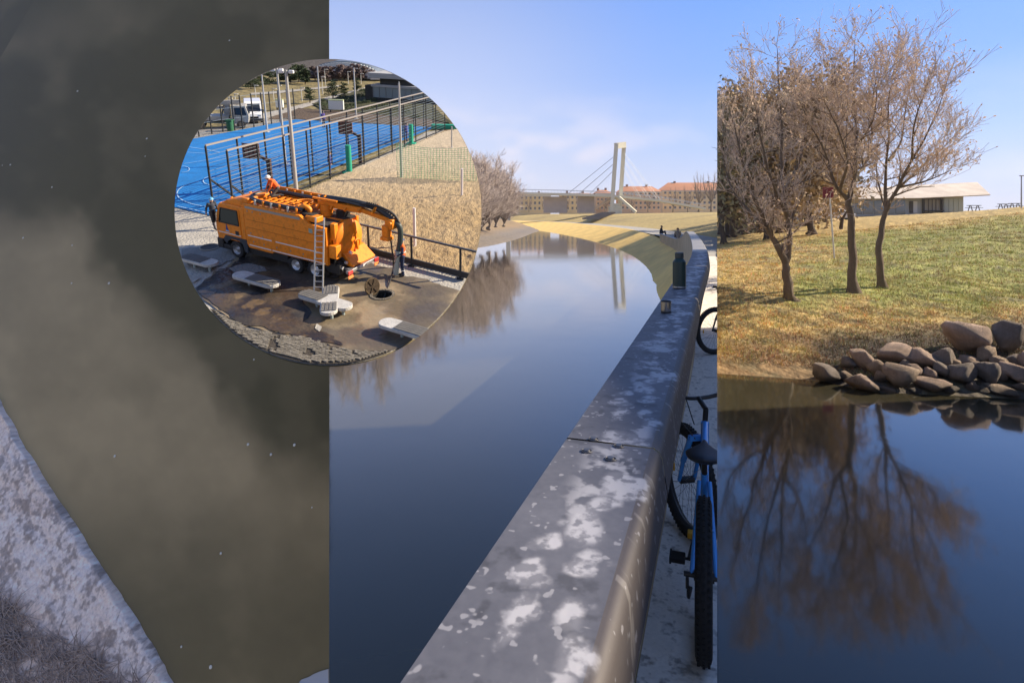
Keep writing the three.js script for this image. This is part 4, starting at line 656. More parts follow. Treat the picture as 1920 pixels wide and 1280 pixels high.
// trim what would reach past the rim of the disc
function trim(o, rr = CR - 0.3) {
  o.updateMatrixWorld(true);
  o.traverse((m) => {
    if (!m.isMesh) return; const W = m.matrixWorld; let far = 0; const P = m.geometry.attributes.position, v = V();
    for (let i = 0; i < P.count; i++) { v.fromBufferAttribute(P, i).applyMatrix4(W); const px = 960 + F * v.x / -v.z, py = 405 - F * (v.y - EYE) / -v.z; far = Math.max(far, Math.hypot(px - CX, py - CY)); }
    if (far <= rr) return;
    let g = (m.geometry.index ? m.geometry.toNonIndexed() : m.geometry.clone()).applyMatrix4(W);
    for (let k = 0; k < 72; k++) { const t = k / 72 * 2 * Math.PI, a = ray(CX + rr * Math.cos(t) - 50 * Math.sin(t), CY + rr * Math.sin(t) + 50 * Math.cos(t)), b = ray(CX + rr * Math.cos(t) + 50 * Math.sin(t), CY + rr * Math.sin(t) - 50 * Math.cos(t)), n = a.cross(b).normalize(); if (n.dot(ray(CX, CY)) > 0) n.negate(); g = cut(g, n, n.y * EYE); if (!g.attributes.position || !g.attributes.position.count) break; }
    if (!g.attributes.position || !g.attributes.position.count) { m.userData.gone = true; return; }
    m.geometry = g.applyMatrix4(W.clone().invert());
  });
  const gone = []; o.traverse((m) => m.userData.gone && gone.push(m)); gone.forEach((m) => m.removeFromParent());
  return o;
}
const circ = (n = 160, r = CR) => Array.from({ length: n }, (_, i) => [CX + r * Math.cos(i / n * 6.28319), CY + r * Math.sin(i / n * 6.28319)]);
function clipCircle(poly) {
  let out = poly; const C = circ(120);
  for (let i = 0; i < C.length; i++) {
    const [ax, ay] = C[i], [bx, by] = C[(i + 1) % C.length], sd = (p) => (bx - ax) * (p[1] - ay) - (by - ay) * (p[0] - ax), inp = out; out = [];
    for (let k = 0; k < inp.length; k++) { const p = inp[k], q = inp[(k + 1) % inp.length], dp = sd(p), dq = sd(q); if (dp >= 0) out.push(p); if ((dp >= 0) !== (dq >= 0)) { const s = dp / (dp - dq); out.push([p[0] + (q[0] - p[0]) * s, p[1] + (q[1] - p[1]) * s]); } }
    if (!out.length) return out;
  }
  return out;
}
const inside = (poly, x, y) => { let r = false; for (let i = 0, j = poly.length - 1; i < poly.length; j = i++) { const [a, b] = poly[i], [c, d] = poly[j]; if ((b > y) !== (d > y) && x < (c - a) * (y - b) / (d - b) + a) r = !r; } return r; };
const rough2 = (poly, amt, seed, step = 9) => { const o = []; poly.forEach((p, i) => { const q = poly[(i + 1) % poly.length], n = Math.max(1, Math.round(Math.hypot(q[0] - p[0], q[1] - p[1]) / step)); for (let k = 0; k < n; k++) { const x = p[0] + (q[0] - p[0]) * k / n, y = p[1] + (q[1] - p[1]) * k / n; o.push([x + (fbm(x * 0.09, y * 0.09, 3, 0, seed) - 0.5) * amt * 2, y + (fbm(x * 0.09, y * 0.09, 3, 0, seed + 9) - 0.5) * amt]); } }); return o; };
const HOLE = Array.from({ length: 28 }, (_, i) => { const c = G(717, 556); return V(c.x + 0.40 * Math.cos(i / 28 * 6.28319), 0, c.z + 0.40 * Math.sin(i / 28 * 6.28319)); });
function orient(g) {                                             // faces up
  const P = g.attributes.position, I = g.index.array;
  for (let i = 0; i < I.length; i += 3) { const [a, b, c] = [I[i], I[i + 1], I[i + 2]], y = (P.getZ(b) - P.getZ(a)) * (P.getX(c) - P.getX(a)) - (P.getX(b) - P.getX(a)) * (P.getZ(c) - P.getZ(a)); if (y < 0) { I[i + 1] = c; I[i + 2] = b; } }
  g.computeVertexNormals(); return g;
}
function flat(name, poly, k, m, label, hole, kind = 'structure') {
  const P = clipCircle(poly), pts = P.map(([x, y]) => G(x, y)), hs = hole ? [HOLE.map((p) => new THREE.Vector2(p.x, p.z))] : [], c2 = pts.map((p) => new THREE.Vector2(p.x, p.z)), tri = THREE.ShapeUtils.triangulateShape(c2, hs), all = hole ? [...pts, ...HOLE] : pts;
  const g = geo(all.flatMap((p) => [p.x, k * 0.042, p.z]), all.flatMap((p) => [p.x, p.z]), tri.flat());
  orient(g); const o = insWhole(name, g, m, label); if (kind) o.userData.kind = kind; return o;
}
const I_WET = tex(512, 512, (u, v) => { const a = fbm(u * 5, v * 5, 6, 5, 301), b = fbm(u * 9, v * 9, 5, 9, 311), c = fbm(u * 3, v * 3, 4, 3, 321); return mix(mix(mix([0.185, 0.145, 0.09], [0.13, 0.10, 0.062], sstep(0.42, 0.6, a)), [0.24, 0.185, 0.115], sstep(0.5, 0.68, b)), [0.075, 0.062, 0.05], sstep(0.55, 0.68, c) * 0.8); });
const I_WETR = tex(256, 256, (u, v) => 0.28 + 0.6 * sstep(0.4, 0.65, fbm(u * 5, v * 5, 5, 5, 331)), false);
const mWet = mat([1.15, 1.15, 1.15], 1, { map: rep(I_WET, 0.11), roughnessMap: rep(I_WETR, 0.13), bumpMap: rep(T_MED, 0.5), bumpScale: 0.002 });
const mDry = worn([0.47, 0.44, 0.385], 0.9, 0.25, 0.003), mGrassI = mat([0.25, 0.20, 0.085], 0.95, { map: rep(T_GRASS, 0.05), bumpMap: rep(T_MED, 0.2), bumpScale: 0.02 });
{
  // disc body
  const top = circ(200), pts = top.map(([x, y]) => G(x, y)), low = circ(200, CR - 16).map(([x, y]) => G(x, y).setY(-0.15));
  const c2 = pts.map((p) => new THREE.Vector2(p.x, p.z)), tri = THREE.ShapeUtils.triangulateShape(c2, [HOLE.map((p) => new THREE.Vector2(p.x, p.z))]), all = [...pts, ...HOLE], ix = orient(geo(all.flatMap((p) => p.toArray()), null, tri.flat())).index.array, n0 = all.length; const ixs = Array.from(ix); all.push(...pts, ...low);
  for (let i = 0; i < 200; i++) { const j = (i + 1) % 200; ixs.push(n0 + i, n0 + j, n0 + 200 + i, n0 + j, n0 + 200 + j, n0 + 200 + i); }
  const g = geo(all.flatMap((p) => p.toArray()), all.flatMap((p) => [p.x, p.z]), ixs); insWhole('park_ground', g, mGrassI, 'winter grass of the park in the round scene', null, null, 'structure');
  flat('plaza', [[320, 385], [394, 406], [440, 413], [617, 341], [800, 248], [834, 244], [840, 248], [690, 330], [640, 370], [690, 474], [905, 530], [905, 700], [320, 700]], 1, mDry, 'pale concrete yard round the lorry', true);
  flat('wet_paving', rough2([[452, 474], [520, 470], [640, 478], [690, 492], [700, 499], [735, 505], [756, 520], [775, 521], [800, 527], [830, 540], [868, 550], [862, 590], [820, 650], [760, 676], [700, 672], [640, 662], [600, 645], [520, 628], [450, 612], [395, 575], [362, 548], [385, 530], [402, 514], [430, 500], [446, 486]], 8, 341), 2, mWet, 'wet brown muddy concrete in front of the lorry', true);
  const I_MUD = tex(512, 512, (u, v) => { const a = fbm(u * 7, v * 7, 6, 7, 305), b = fbm(u * 11, v * 11, 5, 11, 315); return mix(mix([0.062, 0.045, 0.03], [0.026, 0.022, 0.022], sstep(0.42, 0.6, a)), [0.14, 0.095, 0.05], sstep(0.58, 0.7, b) * 0.8); });
  flat('mud', rough2([[452, 482], [520, 486], [585, 506], [640, 526], [618, 545], [585, 556], [566, 570], [590, 590], [570, 606], [600, 622], [640, 652], [600, 645], [520, 626], [450, 610], [400, 575], [366, 548], [385, 530], [402, 516], [430, 502]], 12, 347), 2.5, mat([1.1, 1.1, 1.1], 1, { map: rep(I_MUD, 0.13), roughnessMap: rep(I_WETR, 0.17), bumpMap: rep(T_MED, 0.7), bumpScale: 0.003 }), 'dark wet mud washed over the concrete at the left');
  flat('dry_patch', rough2([[428, 508], [445, 500], [470, 498], [495, 504], [499, 512], [470, 518], [440, 517]], 5, 351, 5), 3, worn([0.24, 0.235, 0.225], 0.9, 0.3, 0.003), 'grey dry patch under the second bench');
  flat('dry_patch', rough2([[340, 470], [420, 462], [455, 470], [445, 486], [410, 500], [385, 512], [352, 500]], 5, 357, 5), 2, worn([0.27, 0.265, 0.25], 0.9, 0.3, 0.003), 'grey concrete under the first bench');
  flat('dry_patch', rough2([[594, 612], [603, 619], [600, 628], [590, 622]], 3, 359, 4), 3, mDry, 'small pale patch in the mud');
  flat('dry_patch', rough2([[340, 526], [378, 523], [370, 530], [352, 540]], 3, 361, 4), 3, mDry, 'pale patch by the rim');
  const c = HOLE.map((p) => [p.x, p.z]), w = []; for (let i = 0; i < 28; i++) { const a = HOLE[i], b = HOLE[(i + 1) % 28]; w.push(a.x, 0.05, a.z, b.x, 0.05, b.z, b.x, -1.5, b.z, a.x, 0.05, a.z, b.x, -1.5, b.z, a.x, -1.5, a.z); }
  const hc = G(717, 556), mh = insThing('manhole', 'open dark manhole in the wet concrete beside its lid', 'manhole', null, hc.x, hc.z), dk = mat([0.012, 0.011, 0.01], 0.9);
  part(mh, 'shaft', [geo(w, null, null).translate(-hc.x, 0, -hc.z), new THREE.CircleGeometry(0.45, 24).rotateX(-Math.PI / 2).translate(0, -1.45, 0)], dk); part(mh, 'collar', new THREE.RingGeometry(0.39, 0.5, 32).rotateX(-Math.PI / 2).translate(0, 0.115, 0), worn([0.2, 0.17, 0.13], 0.8));
  const lp = G(701, 553), ld = insThing('round_cover', 'rusty round manhole lid standing on edge beside the open manhole', 'manhole lid', null, lp.x, lp.z, 0.9), rust = worn([0.13, 0.08, 0.04], 0.8, 3, 0.01);
  const tilt = (g) => g.translate(0, 0.36, 0).rotateX(-0.25); part(ld, 'disc', tilt(new THREE.CylinderGeometry(0.35, 0.35, 0.05, 28).rotateX(Math.PI / 2)), rust); part(ld, 'rim', tilt(new THREE.TorusGeometry(0.33, 0.035, 8, 28)), worn([0.2, 0.13, 0.06], 0.8, 3)); for (let i = 0; i < 3; i++) part(ld, 'rib', tilt(box(0.6, 0.05, 0.05, 0, 0, 0.03 + i * 0.002).rotateZ(i * Math.PI / 3)), rust);
  const dc = G(393, 467), dr = insThing('drain_cover', 'round dark drain cover set in the grey concrete behind the first bench', 'drain cover', null, dc.x, dc.z); part(dr, 'cover', new THREE.CylinderGeometry(0.4, 0.4, 0.03, 28).translate(0, 0.095, 0), worn([0.12, 0.12, 0.125], 0.7, 3)); part(dr, 'ring', new THREE.TorusGeometry(0.41, 0.03, 6, 28).rotateX(Math.PI / 2).translate(0, 0.11, 0), mDry);
  flat('sett_bed', rough2([[360, 556], [392, 583], [440, 606], [470, 620], [520, 630], [580, 638], [620, 653], [680, 662], [745, 662], [780, 690], [700, 710], [560, 710], [430, 660], [360, 600]], 8, 371), 2.4, worn([0.085, 0.07, 0.055], 0.95, 1), 'dark earth between the stone setts');
  // setts along the front rim
  const Z = rough2([[372, 556], [392, 585], [440, 608], [470, 622], [520, 632], [580, 640], [620, 655], [680, 664], [745, 664], [760, 680], [700, 700], [560, 700], [440, 660], [380, 600]], 8, 371), R = rng(371), gs = [[], []], hx = G(615, 650); 
  for (let i = -75; i < 75; i++) for (let j = -75; j < 75; j++) {
    const a = 0.35, lx = i * 0.125 + (j % 2) * 0.06, lz = j * 0.092, x = hx.x + lx * Math.cos(a) - lz * Math.sin(a), z = hx.z + lx * Math.sin(a) + lz * Math.cos(a), q = V(x, 0, z).applyMatrix4(IM), px = 960 + F * q.x / -q.z, py = 405 - F * (q.y - EYE) / -q.z;
    if (Math.hypot(px - CX, py - CY) > CR - 2 || !inside(Z, px, py) || fbm(px * 0.045, py * 0.045, 4, 0, 381) < 0.36) continue;
    gs[R() < 0.45 ? 0 : 1].push(box(0.11, 0.09, 0.078, 0, 0, 0, 0).rotateY(-a + (R() - 0.5) * 0.15).translate(x, 0.085 + 0.025 * R(), z));
  }
  const pv = insThing('sett_paving', 'worn strip of small pale stone setts along the front rim', 'paving', null, 0, 0); pv.userData.kind = 'structure'; delete pv.userData.category;
  part(pv, 'setts', gs[0], worn([0.46, 0.42, 0.36], 0.85, 3), null, 'stuff'); part(pv, 'setts', gs[1], worn([0.33, 0.30, 0.255], 0.85, 3), null, 'stuff');
  // blue court with lines
  flat('blue_court', [[300, 384], [394, 406], [403, 400], [585, 333], [815, 240], [670, 232], [612, 229], [554, 225], [361, 262], [300, 276]], 2, worn([0.006, 0.20, 0.58], 0.75, 0.3, 0.001), 'bright blue sports court behind the fence');
  const LW = mat([0.34, 0.50, 0.66], 0.8), line = (pts, w = 0.06, close) => { const q = pts.map(([x, y]) => G(x, y)), gg = []; for (let i = 0; i + 1 < q.length + (close ? 1 : 0); i++) { const a = q[i], b = q[(i + 1) % q.length], L = a.distanceTo(b); gg.push(new THREE.PlaneGeometry(L, w).rotateX(-Math.PI / 2).rotateY(-Math.atan2(b.z - a.z, b.x - a.x)).translate((a.x + b.x) / 2, 0.125, (a.z + b.z) / 2)); } return merge(gg); };
  const arcp = (cx, cy, rx, ry, a0, a1, n = 24) => Array.from({ length: n + 1 }, (_, i) => { const t = lerp(a0, a1, i / n); return [cx + rx * Math.cos(t), cy + ry * Math.sin(t)]; });
  const cl = insThing('court_line', 'thin white lines painted on the blue court', null, null, 0, 0); cl.userData.kind = 'structure';
  for (const [pts, w] of [[arcp(412, 366, 80, 26, 1.25, 4.2), 0.06], [arcp(341, 320, 14, 6, -1.6, 1.6), 0.05], [arcp(398, 342, 17, 8, 1.6, 4.7), 0.06], [[[345, 310], [420, 297], [480, 280]], 0.05], [[[352, 278], [388, 283], [412, 288]], 0.06], [[[333, 390], [396, 404]], 0.06], [[[350, 288], [395, 291]], 0.05]]) part(cl, 'line', line(pts, w), LW);
  trim(cl);
  // sand with trodden lumps
  const SP = clipCircle([[500, 392], [560, 367], [617, 341], [833, 247], [880, 240], [915, 260], [915, 540], [884, 524], [690, 476], [600, 450], [500, 430]]), pos = [], uv = [], ix2 = [], col = [], id = {}; let n = 0;
  const vert = (i, j) => { const k = i * 1000 + j; if (id[k] === undefined) { const px = 480 + i * 1.7, py = 236 + j * 1.7, p = G(px, py), e = sstep(236, 400, py), h = 0.09 + (0.05 + 0.11 * e) * fbm(p.x * 2.4, p.z * 2.4, 3, 0, 391) + 0.08 * e * fbm(p.x * 6, p.z * 6, 2, 0, 393); pos.push(p.x, h, p.z); uv.push(p.x * 0.7, p.z * 0.7); const s = fbm(p.x * 0.35, p.z * 0.35, 4, 0, 395); col.push(...mix(mix([0.34, 0.225, 0.10], [0.40, 0.295, 0.165], s), [0.52, 0.43, 0.31], 1 - sstep(250, 420, py + (s - 0.5) * 60)).map((c) => c * (0.86 + 0.28 * fbm(p.x * 5, p.z * 5, 2, 0, 397)))); id[k] = n++; } return id[k]; };
  for (let i = 0; i < 256; i++) for (let j = 0; j < 176; j++) { const px = 480 + i * 1.7, py = 236 + j * 1.7; if (inside(SP, px, py) && inside(SP, px + 1.7, py + 1.7) && inside(SP, px + 1.7, py) && inside(SP, px, py + 1.7)) { const a = vert(i, j), b = vert(i + 1, j), c2 = vert(i, j + 1), d = vert(i + 1, j + 1); ix2.push(a, c2, b, b, c2, d); } }
  const sg = geo(pos, uv, ix2, col); insWhole('sand_court', sg, mat([1, 1, 1], 0.95, { vertexColors: true, bumpMap: rep(T_FINE, 1), bumpScale: 0.006 }), 'golden trodden sand of the beach courts', null, null, 'structure');
  flat('sand_base', [[496, 392], [560, 367], [617, 341], [833, 246], [880, 238], [915, 258], [915, 545], [884, 525], [690, 477], [600, 455], [496, 430]], 2, worn([0.44, 0.33, 0.2], 0.95, 0.7), 'pale sand edging of the beach courts');
  // parking, paths, mud and scrub behind
  flat('car_park', [[320, 290], [330, 262], [362, 246], [450, 232], [500, 214], [560, 206], [600, 214], [614, 228], [554, 224.5], [361, 261]], 1, worn([0.33, 0.31, 0.28], 0.9, 0.2), 'pale grey car park behind the court');
  flat('mud_strip', rough2([[500, 224], [560, 204], [640, 210], [720, 217], [800, 224], [850, 238], [840, 246], [800, 241], [670, 231], [612, 228], [554, 224]], 4, 401), 2, worn([0.17, 0.12, 0.085], 0.95, 0.3, 0.02), 'bare brown earth along the far side of the court');
  flat('path', [[420, 232], [500, 212], [560, 198], [600, 186], [680, 166], [735, 149], [746, 150], [690, 168], [620, 188], [570, 203], [500, 222], [440, 236]], 2, worn([0.46, 0.43, 0.38], 0.9, 0.2), 'pale path running up behind the court');
  flat('path', [[470, 175], [520, 172], [640, 160], [640, 163], [520, 176], [470, 179]], 2, worn([0.42, 0.39, 0.34], 0.9, 0.2), 'narrow pale path across the far grass');
  flat('scrub_slope', rough2([[585, 196], [620, 187], [690, 165], [712, 158], [790, 180], [850, 235], [800, 224], [640, 210], [600, 205]], 4, 407), 3, worn([0.085, 0.085, 0.035], 0.95, 0.2, 0.03), 'dark scrub slope under the concrete building');
  flat('wooded_ground', rough2([[450, 160], [500, 140], [560, 142], [620, 140], [700, 144], [790, 170], [760, 100], [560, 100], [440, 130]], 3, 409), 2, worn([0.10, 0.085, 0.075], 0.95, 0.1, 0.03), 'dark wooded land at the top of the round scene');
}
// benches: rounded slabs on stub legs, half boarded
{
  const white = worn([0.70, 0.68, 0.64], 0.6, 1, 0.002), wood = worn([0.30, 0.29, 0.28], 0.8, 2, 0.003), legm = mat([0.36, 0.44, 0.45], 0.5, { metalness: 0.2 });
  const stadium = (L, w, n = 10) => { const p = [], r = w / 2; for (let i = 0; i <= n; i++) { const a = -Math.PI / 2 + Math.PI * i / n; p.push([L / 2 - r + r * Math.cos(a), r * Math.sin(a)]); } for (let i = 0; i <= n; i++) { const a = Math.PI / 2 + Math.PI * i / n; p.push([-L / 2 + r + r * Math.cos(a), r * Math.sin(a)]); } return p; };
  function arm(o, a, b, w, s0, s1, h, base, legs = 4) {
    const L = a.distanceTo(b), m = new THREE.Matrix4().makeRotationY(-Math.atan2(b.z - a.z, b.x - a.x)).setPosition((a.x + b.x) / 2 - base.x, 0, (a.z + b.z) / 2 - base.z), T = (g) => g.applyMatrix4(m);
    part(o, 'slab', T(extr(stadium(L, w), 0.1, 0.015).rotateX(-Math.PI / 2).translate(0, h - 0.1, 0)), white);
    const n = 5, bw = (w - 0.04) / n; for (let i = 0; i < n; i++) { const z = -w / 2 + 0.02 + (i + 0.5) * bw, inset = w / 2 - Math.sqrt(Math.max(0, (w / 2) ** 2 - z * z)); const x0 = Math.max(-L / 2 + inset + 0.03, -L / 2 + s0 * L), x1 = Math.min(L / 2 - inset - 0.03, -L / 2 + s1 * L); part(o, 'board', T(box(x1 - x0, 0.03, bw - 0.025, (x0 + x1) / 2, h + 0.032, z)), wood); }
    for (let i = 0; i < legs; i++) part(o, 'leg', T(rod(V(lerp(-L / 2 + 0.25, L / 2 - 0.25, i / (legs - 1)), 0.02, (i % 2 ? 0.1 : -0.1)), V(lerp(-L / 2 + 0.25, L / 2 - 0.25, i / (legs - 1)), h - 0.1, (i % 2 ? 0.1 : -0.1)), 0.055, 0.055, 10)), legm);
  }
  const one = (label, p0, p1, s0, s1, w = 0.62, extra) => { const h = 0.42, a = G(...p0, h), b = G(...p1, h), c = a.clone().add(b).multiplyScalar(0.5), o = insThing('bench', label, 'bench', null, c.x, c.z); arm(o, a, b, w, s0, s1, h, c); if (extra) arm(o, G(...extra[0], h + 0.004), G(...extra[1], h + 0.004), w, 0, 0.34, h + 0.004, c, 3); if (extra) { const A = G(...extra[0], h), B = G(...extra[1], h), L = A.distanceTo(B), m = new THREE.Matrix4().makeRotationY(-Math.atan2(B.z - A.z, B.x - A.x)).setPosition((A.x + B.x) / 2 - c.x, 0, (A.z + B.z) / 2 - c.z); for (let i = 0; i < 4; i++) part(o, 'board', box(L * 0.28, 0.03, 0.11, L * 0.3, h + 0.036, -0.21 + i * 0.14).applyMatrix4(m), wood); } return o; };
  trim(one('rounded bench nearest the left rim, boarded towards the rim', [345, 479], [403, 494], 0, 0.68));
  one('rounded bench standing on a pale patch before the front wheel', [441, 511], [520, 533], 0.36, 1);
  one('cross shaped bench at the foot of the ladder', [564, 547], [656, 575], 0, 0.46, 0.6, [[621, 535], [615, 587]]);
  trim(one('rounded bench at the right front rim, boarded towards the rim', [714, 600], [835, 636], 0.28, 1));
}
// ---------- the orange sewer cleaning lorry ----------
const T_GRIME = tex(512, 512, (u, v) => { const a = fbm(u * 10, v * 10, 5, 10, 451), st = fbm(u * 26, v * 26, 4, 26, 455), k = 1 - 0.34 * sstep(0.5, 0.75, a) - 0.3 * sstep(0.56, 0.72, st); return mix([0.5, 0.5, 0.52], [1, 1, 1], k); });
const TO = V(-11.95, 0.07, -25.6), TY = 2.697, TS = 0.79;
const lorryAt = (x, y, z) => V(x, y, z).multiplyScalar(TS).applyAxisAngle(ZUP, TY).add(TO);
{
  const t = insThing('sewer_lorry', 'big orange sewer cleaning lorry with a hose boom over its rear', 'lorry', null, TO.x, TO.z, TY, TS, TO.y);
  const OR = [0.9, 0.255, 0.007], orange = mat(OR, 0.5, { phys: 1, clearcoat: 0.12, map: rep(T_GRIME, 0.45) }), orange2 = mat([0.86, 0.26, 0.010], 0.5, { map: rep(T_GRIME, 0.6) }), blk = mat([0.02, 0.02, 0.022], 0.6), rub = mat([0.022, 0.022, 0.024], 0.85), grey = mat([0.35, 0.35, 0.36], 0.4, { metalness: 0.6 }), silver = mat([0.62, 0.62, 0.62], 0.35, { metalness: 0.5 }), glass = mat([0.03, 0.045, 0.045], 0.06), strip = mat([0.72, 0.70, 0.68], 0.4), brown = mat([0.30, 0.13, 0.05], 0.7), dkm = worn([0.06, 0.055, 0.05], 0.7, 2);
  // chassis and wheels
  part(t, 'chassis', [box(9.0, 0.28, 0.9, -3.1, 0.85, 0), box(3.2, 0.55, 0.5, -2.4, 0.72, -0.85), box(3.2, 0.55, 0.5, -2.4, 0.72, 0.85), box(1.0, 0.5, 2.2, -7.0, 0.8, 0)], blk);
  const tyre = new THREE.LatheGeometry([[0.30, -0.15], [0.44, -0.16], [0.49, -0.14], [0.505, -0.08], [0.505, 0.08], [0.49, 0.14], [0.44, 0.16], [0.30, 0.15]].map((p) => new THREE.Vector2(...p)), 36).rotateX(Math.PI / 2), rim = new THREE.LatheGeometry([[0.30, -0.15], [0.27, -0.12], [0.24, -0.03], [0.13, 0.0], [0.12, -0.1], [0.06, -0.12], [0.001, -0.12]].map((p) => new THREE.Vector2(...p)), 28).rotateX(Math.PI / 2);
  for (const x of [0, -4.5, -5.85]) for (const s of [-1, 1]) {
    const w = part(t, 'wheel', tyre.clone().translate(x, 0.505, s * 1.05), rub), r = rim.clone(); if (s < 0) r.rotateY(Math.PI); else r.rotateY(0); part(w, 'rim', (s < 0 ? rim.clone() : rim.clone().rotateY(Math.PI)).translate(x, 0.505, s * 1.05), x ? silver : grey);
    part(w, 'wheel_nuts', Array.from({ length: 10 }, (_, i) => rod(V(x + 0.19 * Math.cos(i * 0.628), 0.505 + 0.19 * Math.sin(i * 0.628), s * 1.03), V(x + 0.19 * Math.cos(i * 0.628), 0.505 + 0.19 * Math.sin(i * 0.628), s * 1.11), 0.02, 0.02, 6)), grey);
    part(t, 'mudguard', new THREE.CylinderGeometry(0.6, 0.6, 0.36, 20, 1, true, -1.2, 2.4).rotateX(Math.PI / 2).rotateZ(Math.PI / 2 + Math.PI / 2).rotateZ(Math.PI / 2 * 0).translate(x, 0.52, s * 1.06), blk);
  }
  for (const s of [-1, 1]) part(t, 'mud_flap', box(0.03, 0.5, 0.4, -6.55, 0.5, s * 1.05), rub);
  // cab
  const cabP = [[-0.85, 1.02], [0.0, 1.08], [1.38, 1.02], [1.45, 1.6], [1.42, 1.95], [1.12, 2.95], [0.95, 3.1], [-0.85, 3.1]];
  part(t, 'cab', extr(cabP, 2.3, 0.06).translate(0, 0, -1.15), orange);
  part(t, 'roof_fairing', [extr([[-0.85, 3.14], [0.85, 3.14], [0.55, 3.3], [-0.1, 3.48], [-0.85, 3.55]], 2.1, 0.05).translate(0, 0, -1.05)], orange);
  part(t, 'bumper', [box(0.5, 0.62, 2.46, 1.3, 0.68, 0, 0.08), box(0.9, 0.3, 2.36, 0.95, 0.5, 0, 0.05)], blk); part(t, 'wheel_arch', [extr([[-0.85, 1.25], [0.75, 1.25], [0.95, 1.0], [0.72, 0.75], [0.6, 0.95], [0.3, 1.12], [-0.3, 1.12], [-0.6, 0.95], [-0.75, 0.5], [-0.95, 0.5], [-0.95, 1.15]], 2.44, 0.02).translate(0, 0, -1.22)], mat([0.03, 0.04, 0.055], 0.6));
  part(t, 'windscreen', geo([1.475, 1.98, -1.02, 1.475, 1.98, 1.02, 1.19, 2.9, 1.0, 1.19, 2.9, -1.0], null, [0, 1, 2, 0, 2, 3]), glass);
  part(t, 'grille', box(0.06, 0.5, 1.7, 1.5, 1.35, 0, 0.02), blk);
  for (const s of [-1, 1]) {
    const dz = s * 1.215, d = part(t, 'door', extr([[-0.55, 1.3], [0.95, 1.3], [1.28, 1.5], [1.25, 2.0], [0.98, 2.92], [-0.55, 2.92]], 0.02, 0.01).translate(0, 0, s < 0 ? dz - 0.02 : dz), orange);
    part(d, 'side_window', extr([[-0.42, 2.05], [0.95, 2.0], [1.1, 2.1], [0.86, 2.84], [-0.38, 2.84]], 0.01).translate(0, 0, s < 0 ? dz - 0.045 : dz + 0.035), glass);
    part(d, 'window_frame', [[-0.46, 2.02, 1.13, 2.02], [-0.46, 2.02, -0.42, 2.88], [-0.42, 2.88, 0.88, 2.88], [0.88, 2.88, 1.13, 2.02]].map(([a, b, c, e]) => bar(V(a, b, dz + s * 0.045), V(c, e, dz + s * 0.045), 0.05, 0.05)), blk);
    part(d, 'handle', box(0.26, 0.24, 0.04, -0.25, 1.55, dz + s * 0.03, 0.015), blk);
    part(d, 'stripe', box(1.8, 0.05, 0.012, 0.35, 1.42, dz + s * 0.038), strip);
    if (s < 0) { part(d, 'emblem', extr([[0.42, 1.62], [0.62, 1.62], [0.56, 2.0], [0.5, 1.82]], 0.01).translate(0, 0, dz - 0.05), mat([0.02, 0.05, 0.25], 0.5)); part(d, 'emblem', extr([[0.36, 1.53], [0.66, 1.53], [0.62, 1.61], [0.4, 1.6]], 0.01).translate(0, 0, dz - 0.05), mat([0.25, 0.5, 0.75], 0.5)); }
    const m = part(t, 'mirror', box(0.16, 0.75, 0.22, 1.35, 2.35, s * 1.42, 0.05), blk); part(m, 'mirror_arm', [bar(V(1.15, 2.75, s * 1.2), V(1.35, 2.7, s * 1.4), 0.04, 0.04), bar(V(1.3, 2.0, s * 1.2), V(1.35, 2.0, s * 1.4), 0.04, 0.04)], blk);
    part(t, 'headlight', box(0.08, 0.18, 0.36, 1.54, 0.92, s * 0.95, 0.03), mat([0.6, 0.6, 0.58], 0.1));
  }
  part(t, 'pillar_gap', [box(0.1, 1.85, 2.2, -0.95, 2.1, 0)], blk);
  for (const z of [-0.7, 0.6]) part(t, 'beacon', [rod(V(0.55, 3.2, z), V(0.55, 3.42, z), 0.09, 0.07, 12)], mat([0.8, 0.3, 0.02], 0.2));
  // body
  const side = [[-1.02, 1.12], [-1.02, 3.42], [-5.1, 3.42], [-5.75, 3.05], [-6.85, 3.0], [-6.85, 1.0], [-3.0, 1.0], [-2.9, 0.88], [-1.15, 0.9]];
  for (const s of [-1, 1]) {
    const z = s * 1.12, b = part(t, 'body_side', extr(side, 0.14, 0.02).translate(0, 0, s < 0 ? z - 0.14 : z), orange), zf = s * 1.285;
    for (const [x0, x1, y] of [[-1.15, -2.95, 1.62], [-3.25, -6.6, 1.62], [-1.2, -2.85, 1.06], [-2.95, -6.7, 1.06]]) part(b, 'reflective_stripe', box(Math.abs(x1 - x0), 0.06, 0.014, (x0 + x1) / 2, y, zf), strip);
    part(b, 'rail_strip', box(4.0, 0.13, 0.02, -3.15, 3.26, zf), mat([0.36, 0.35, 0.34], 0.4, { metalness: 0.4 }));
    for (const y of [2.55, 2.1]) part(b, 'panel_seam', box(5.6, 0.018, 0.012, -3.95, y, zf - 0.004), mat([0.45, 0.13, 0.005], 0.5));
    for (const [x, y] of [[-1.4, 1.78], [-2.3, 1.72], [-1.55, 1.3], [-2.35, 1.28], [-3.3, 1.3], [-4.3, 1.3], [-5.2, 1.3], [-6.1, 1.3], [-1.3, 3.05], [-1.7, 3.05], [-2.3, 3.05]]) part(b, 'latch', box(0.07, 0.07, 0.03, x, y, zf), grey);
    if (s < 0) { part(b, 'maker_plate', box(0.26, 0.24, 0.012, -5.85, 2.72, zf), mat([0.28, 0.36, 0.30], 0.5)); part(b, 'warning_plate', box(0.5, 0.1, 0.012, -6.4, 2.74, zf), mat([0.36, 0.12, 0.02], 0.5)); }
  }
  part(t, 'tank', new THREE.CylinderGeometry(1.02, 1.02, 5.6, 36).rotateZ(Math.PI / 2).translate(-4.1, 2.1, 0), orange2);
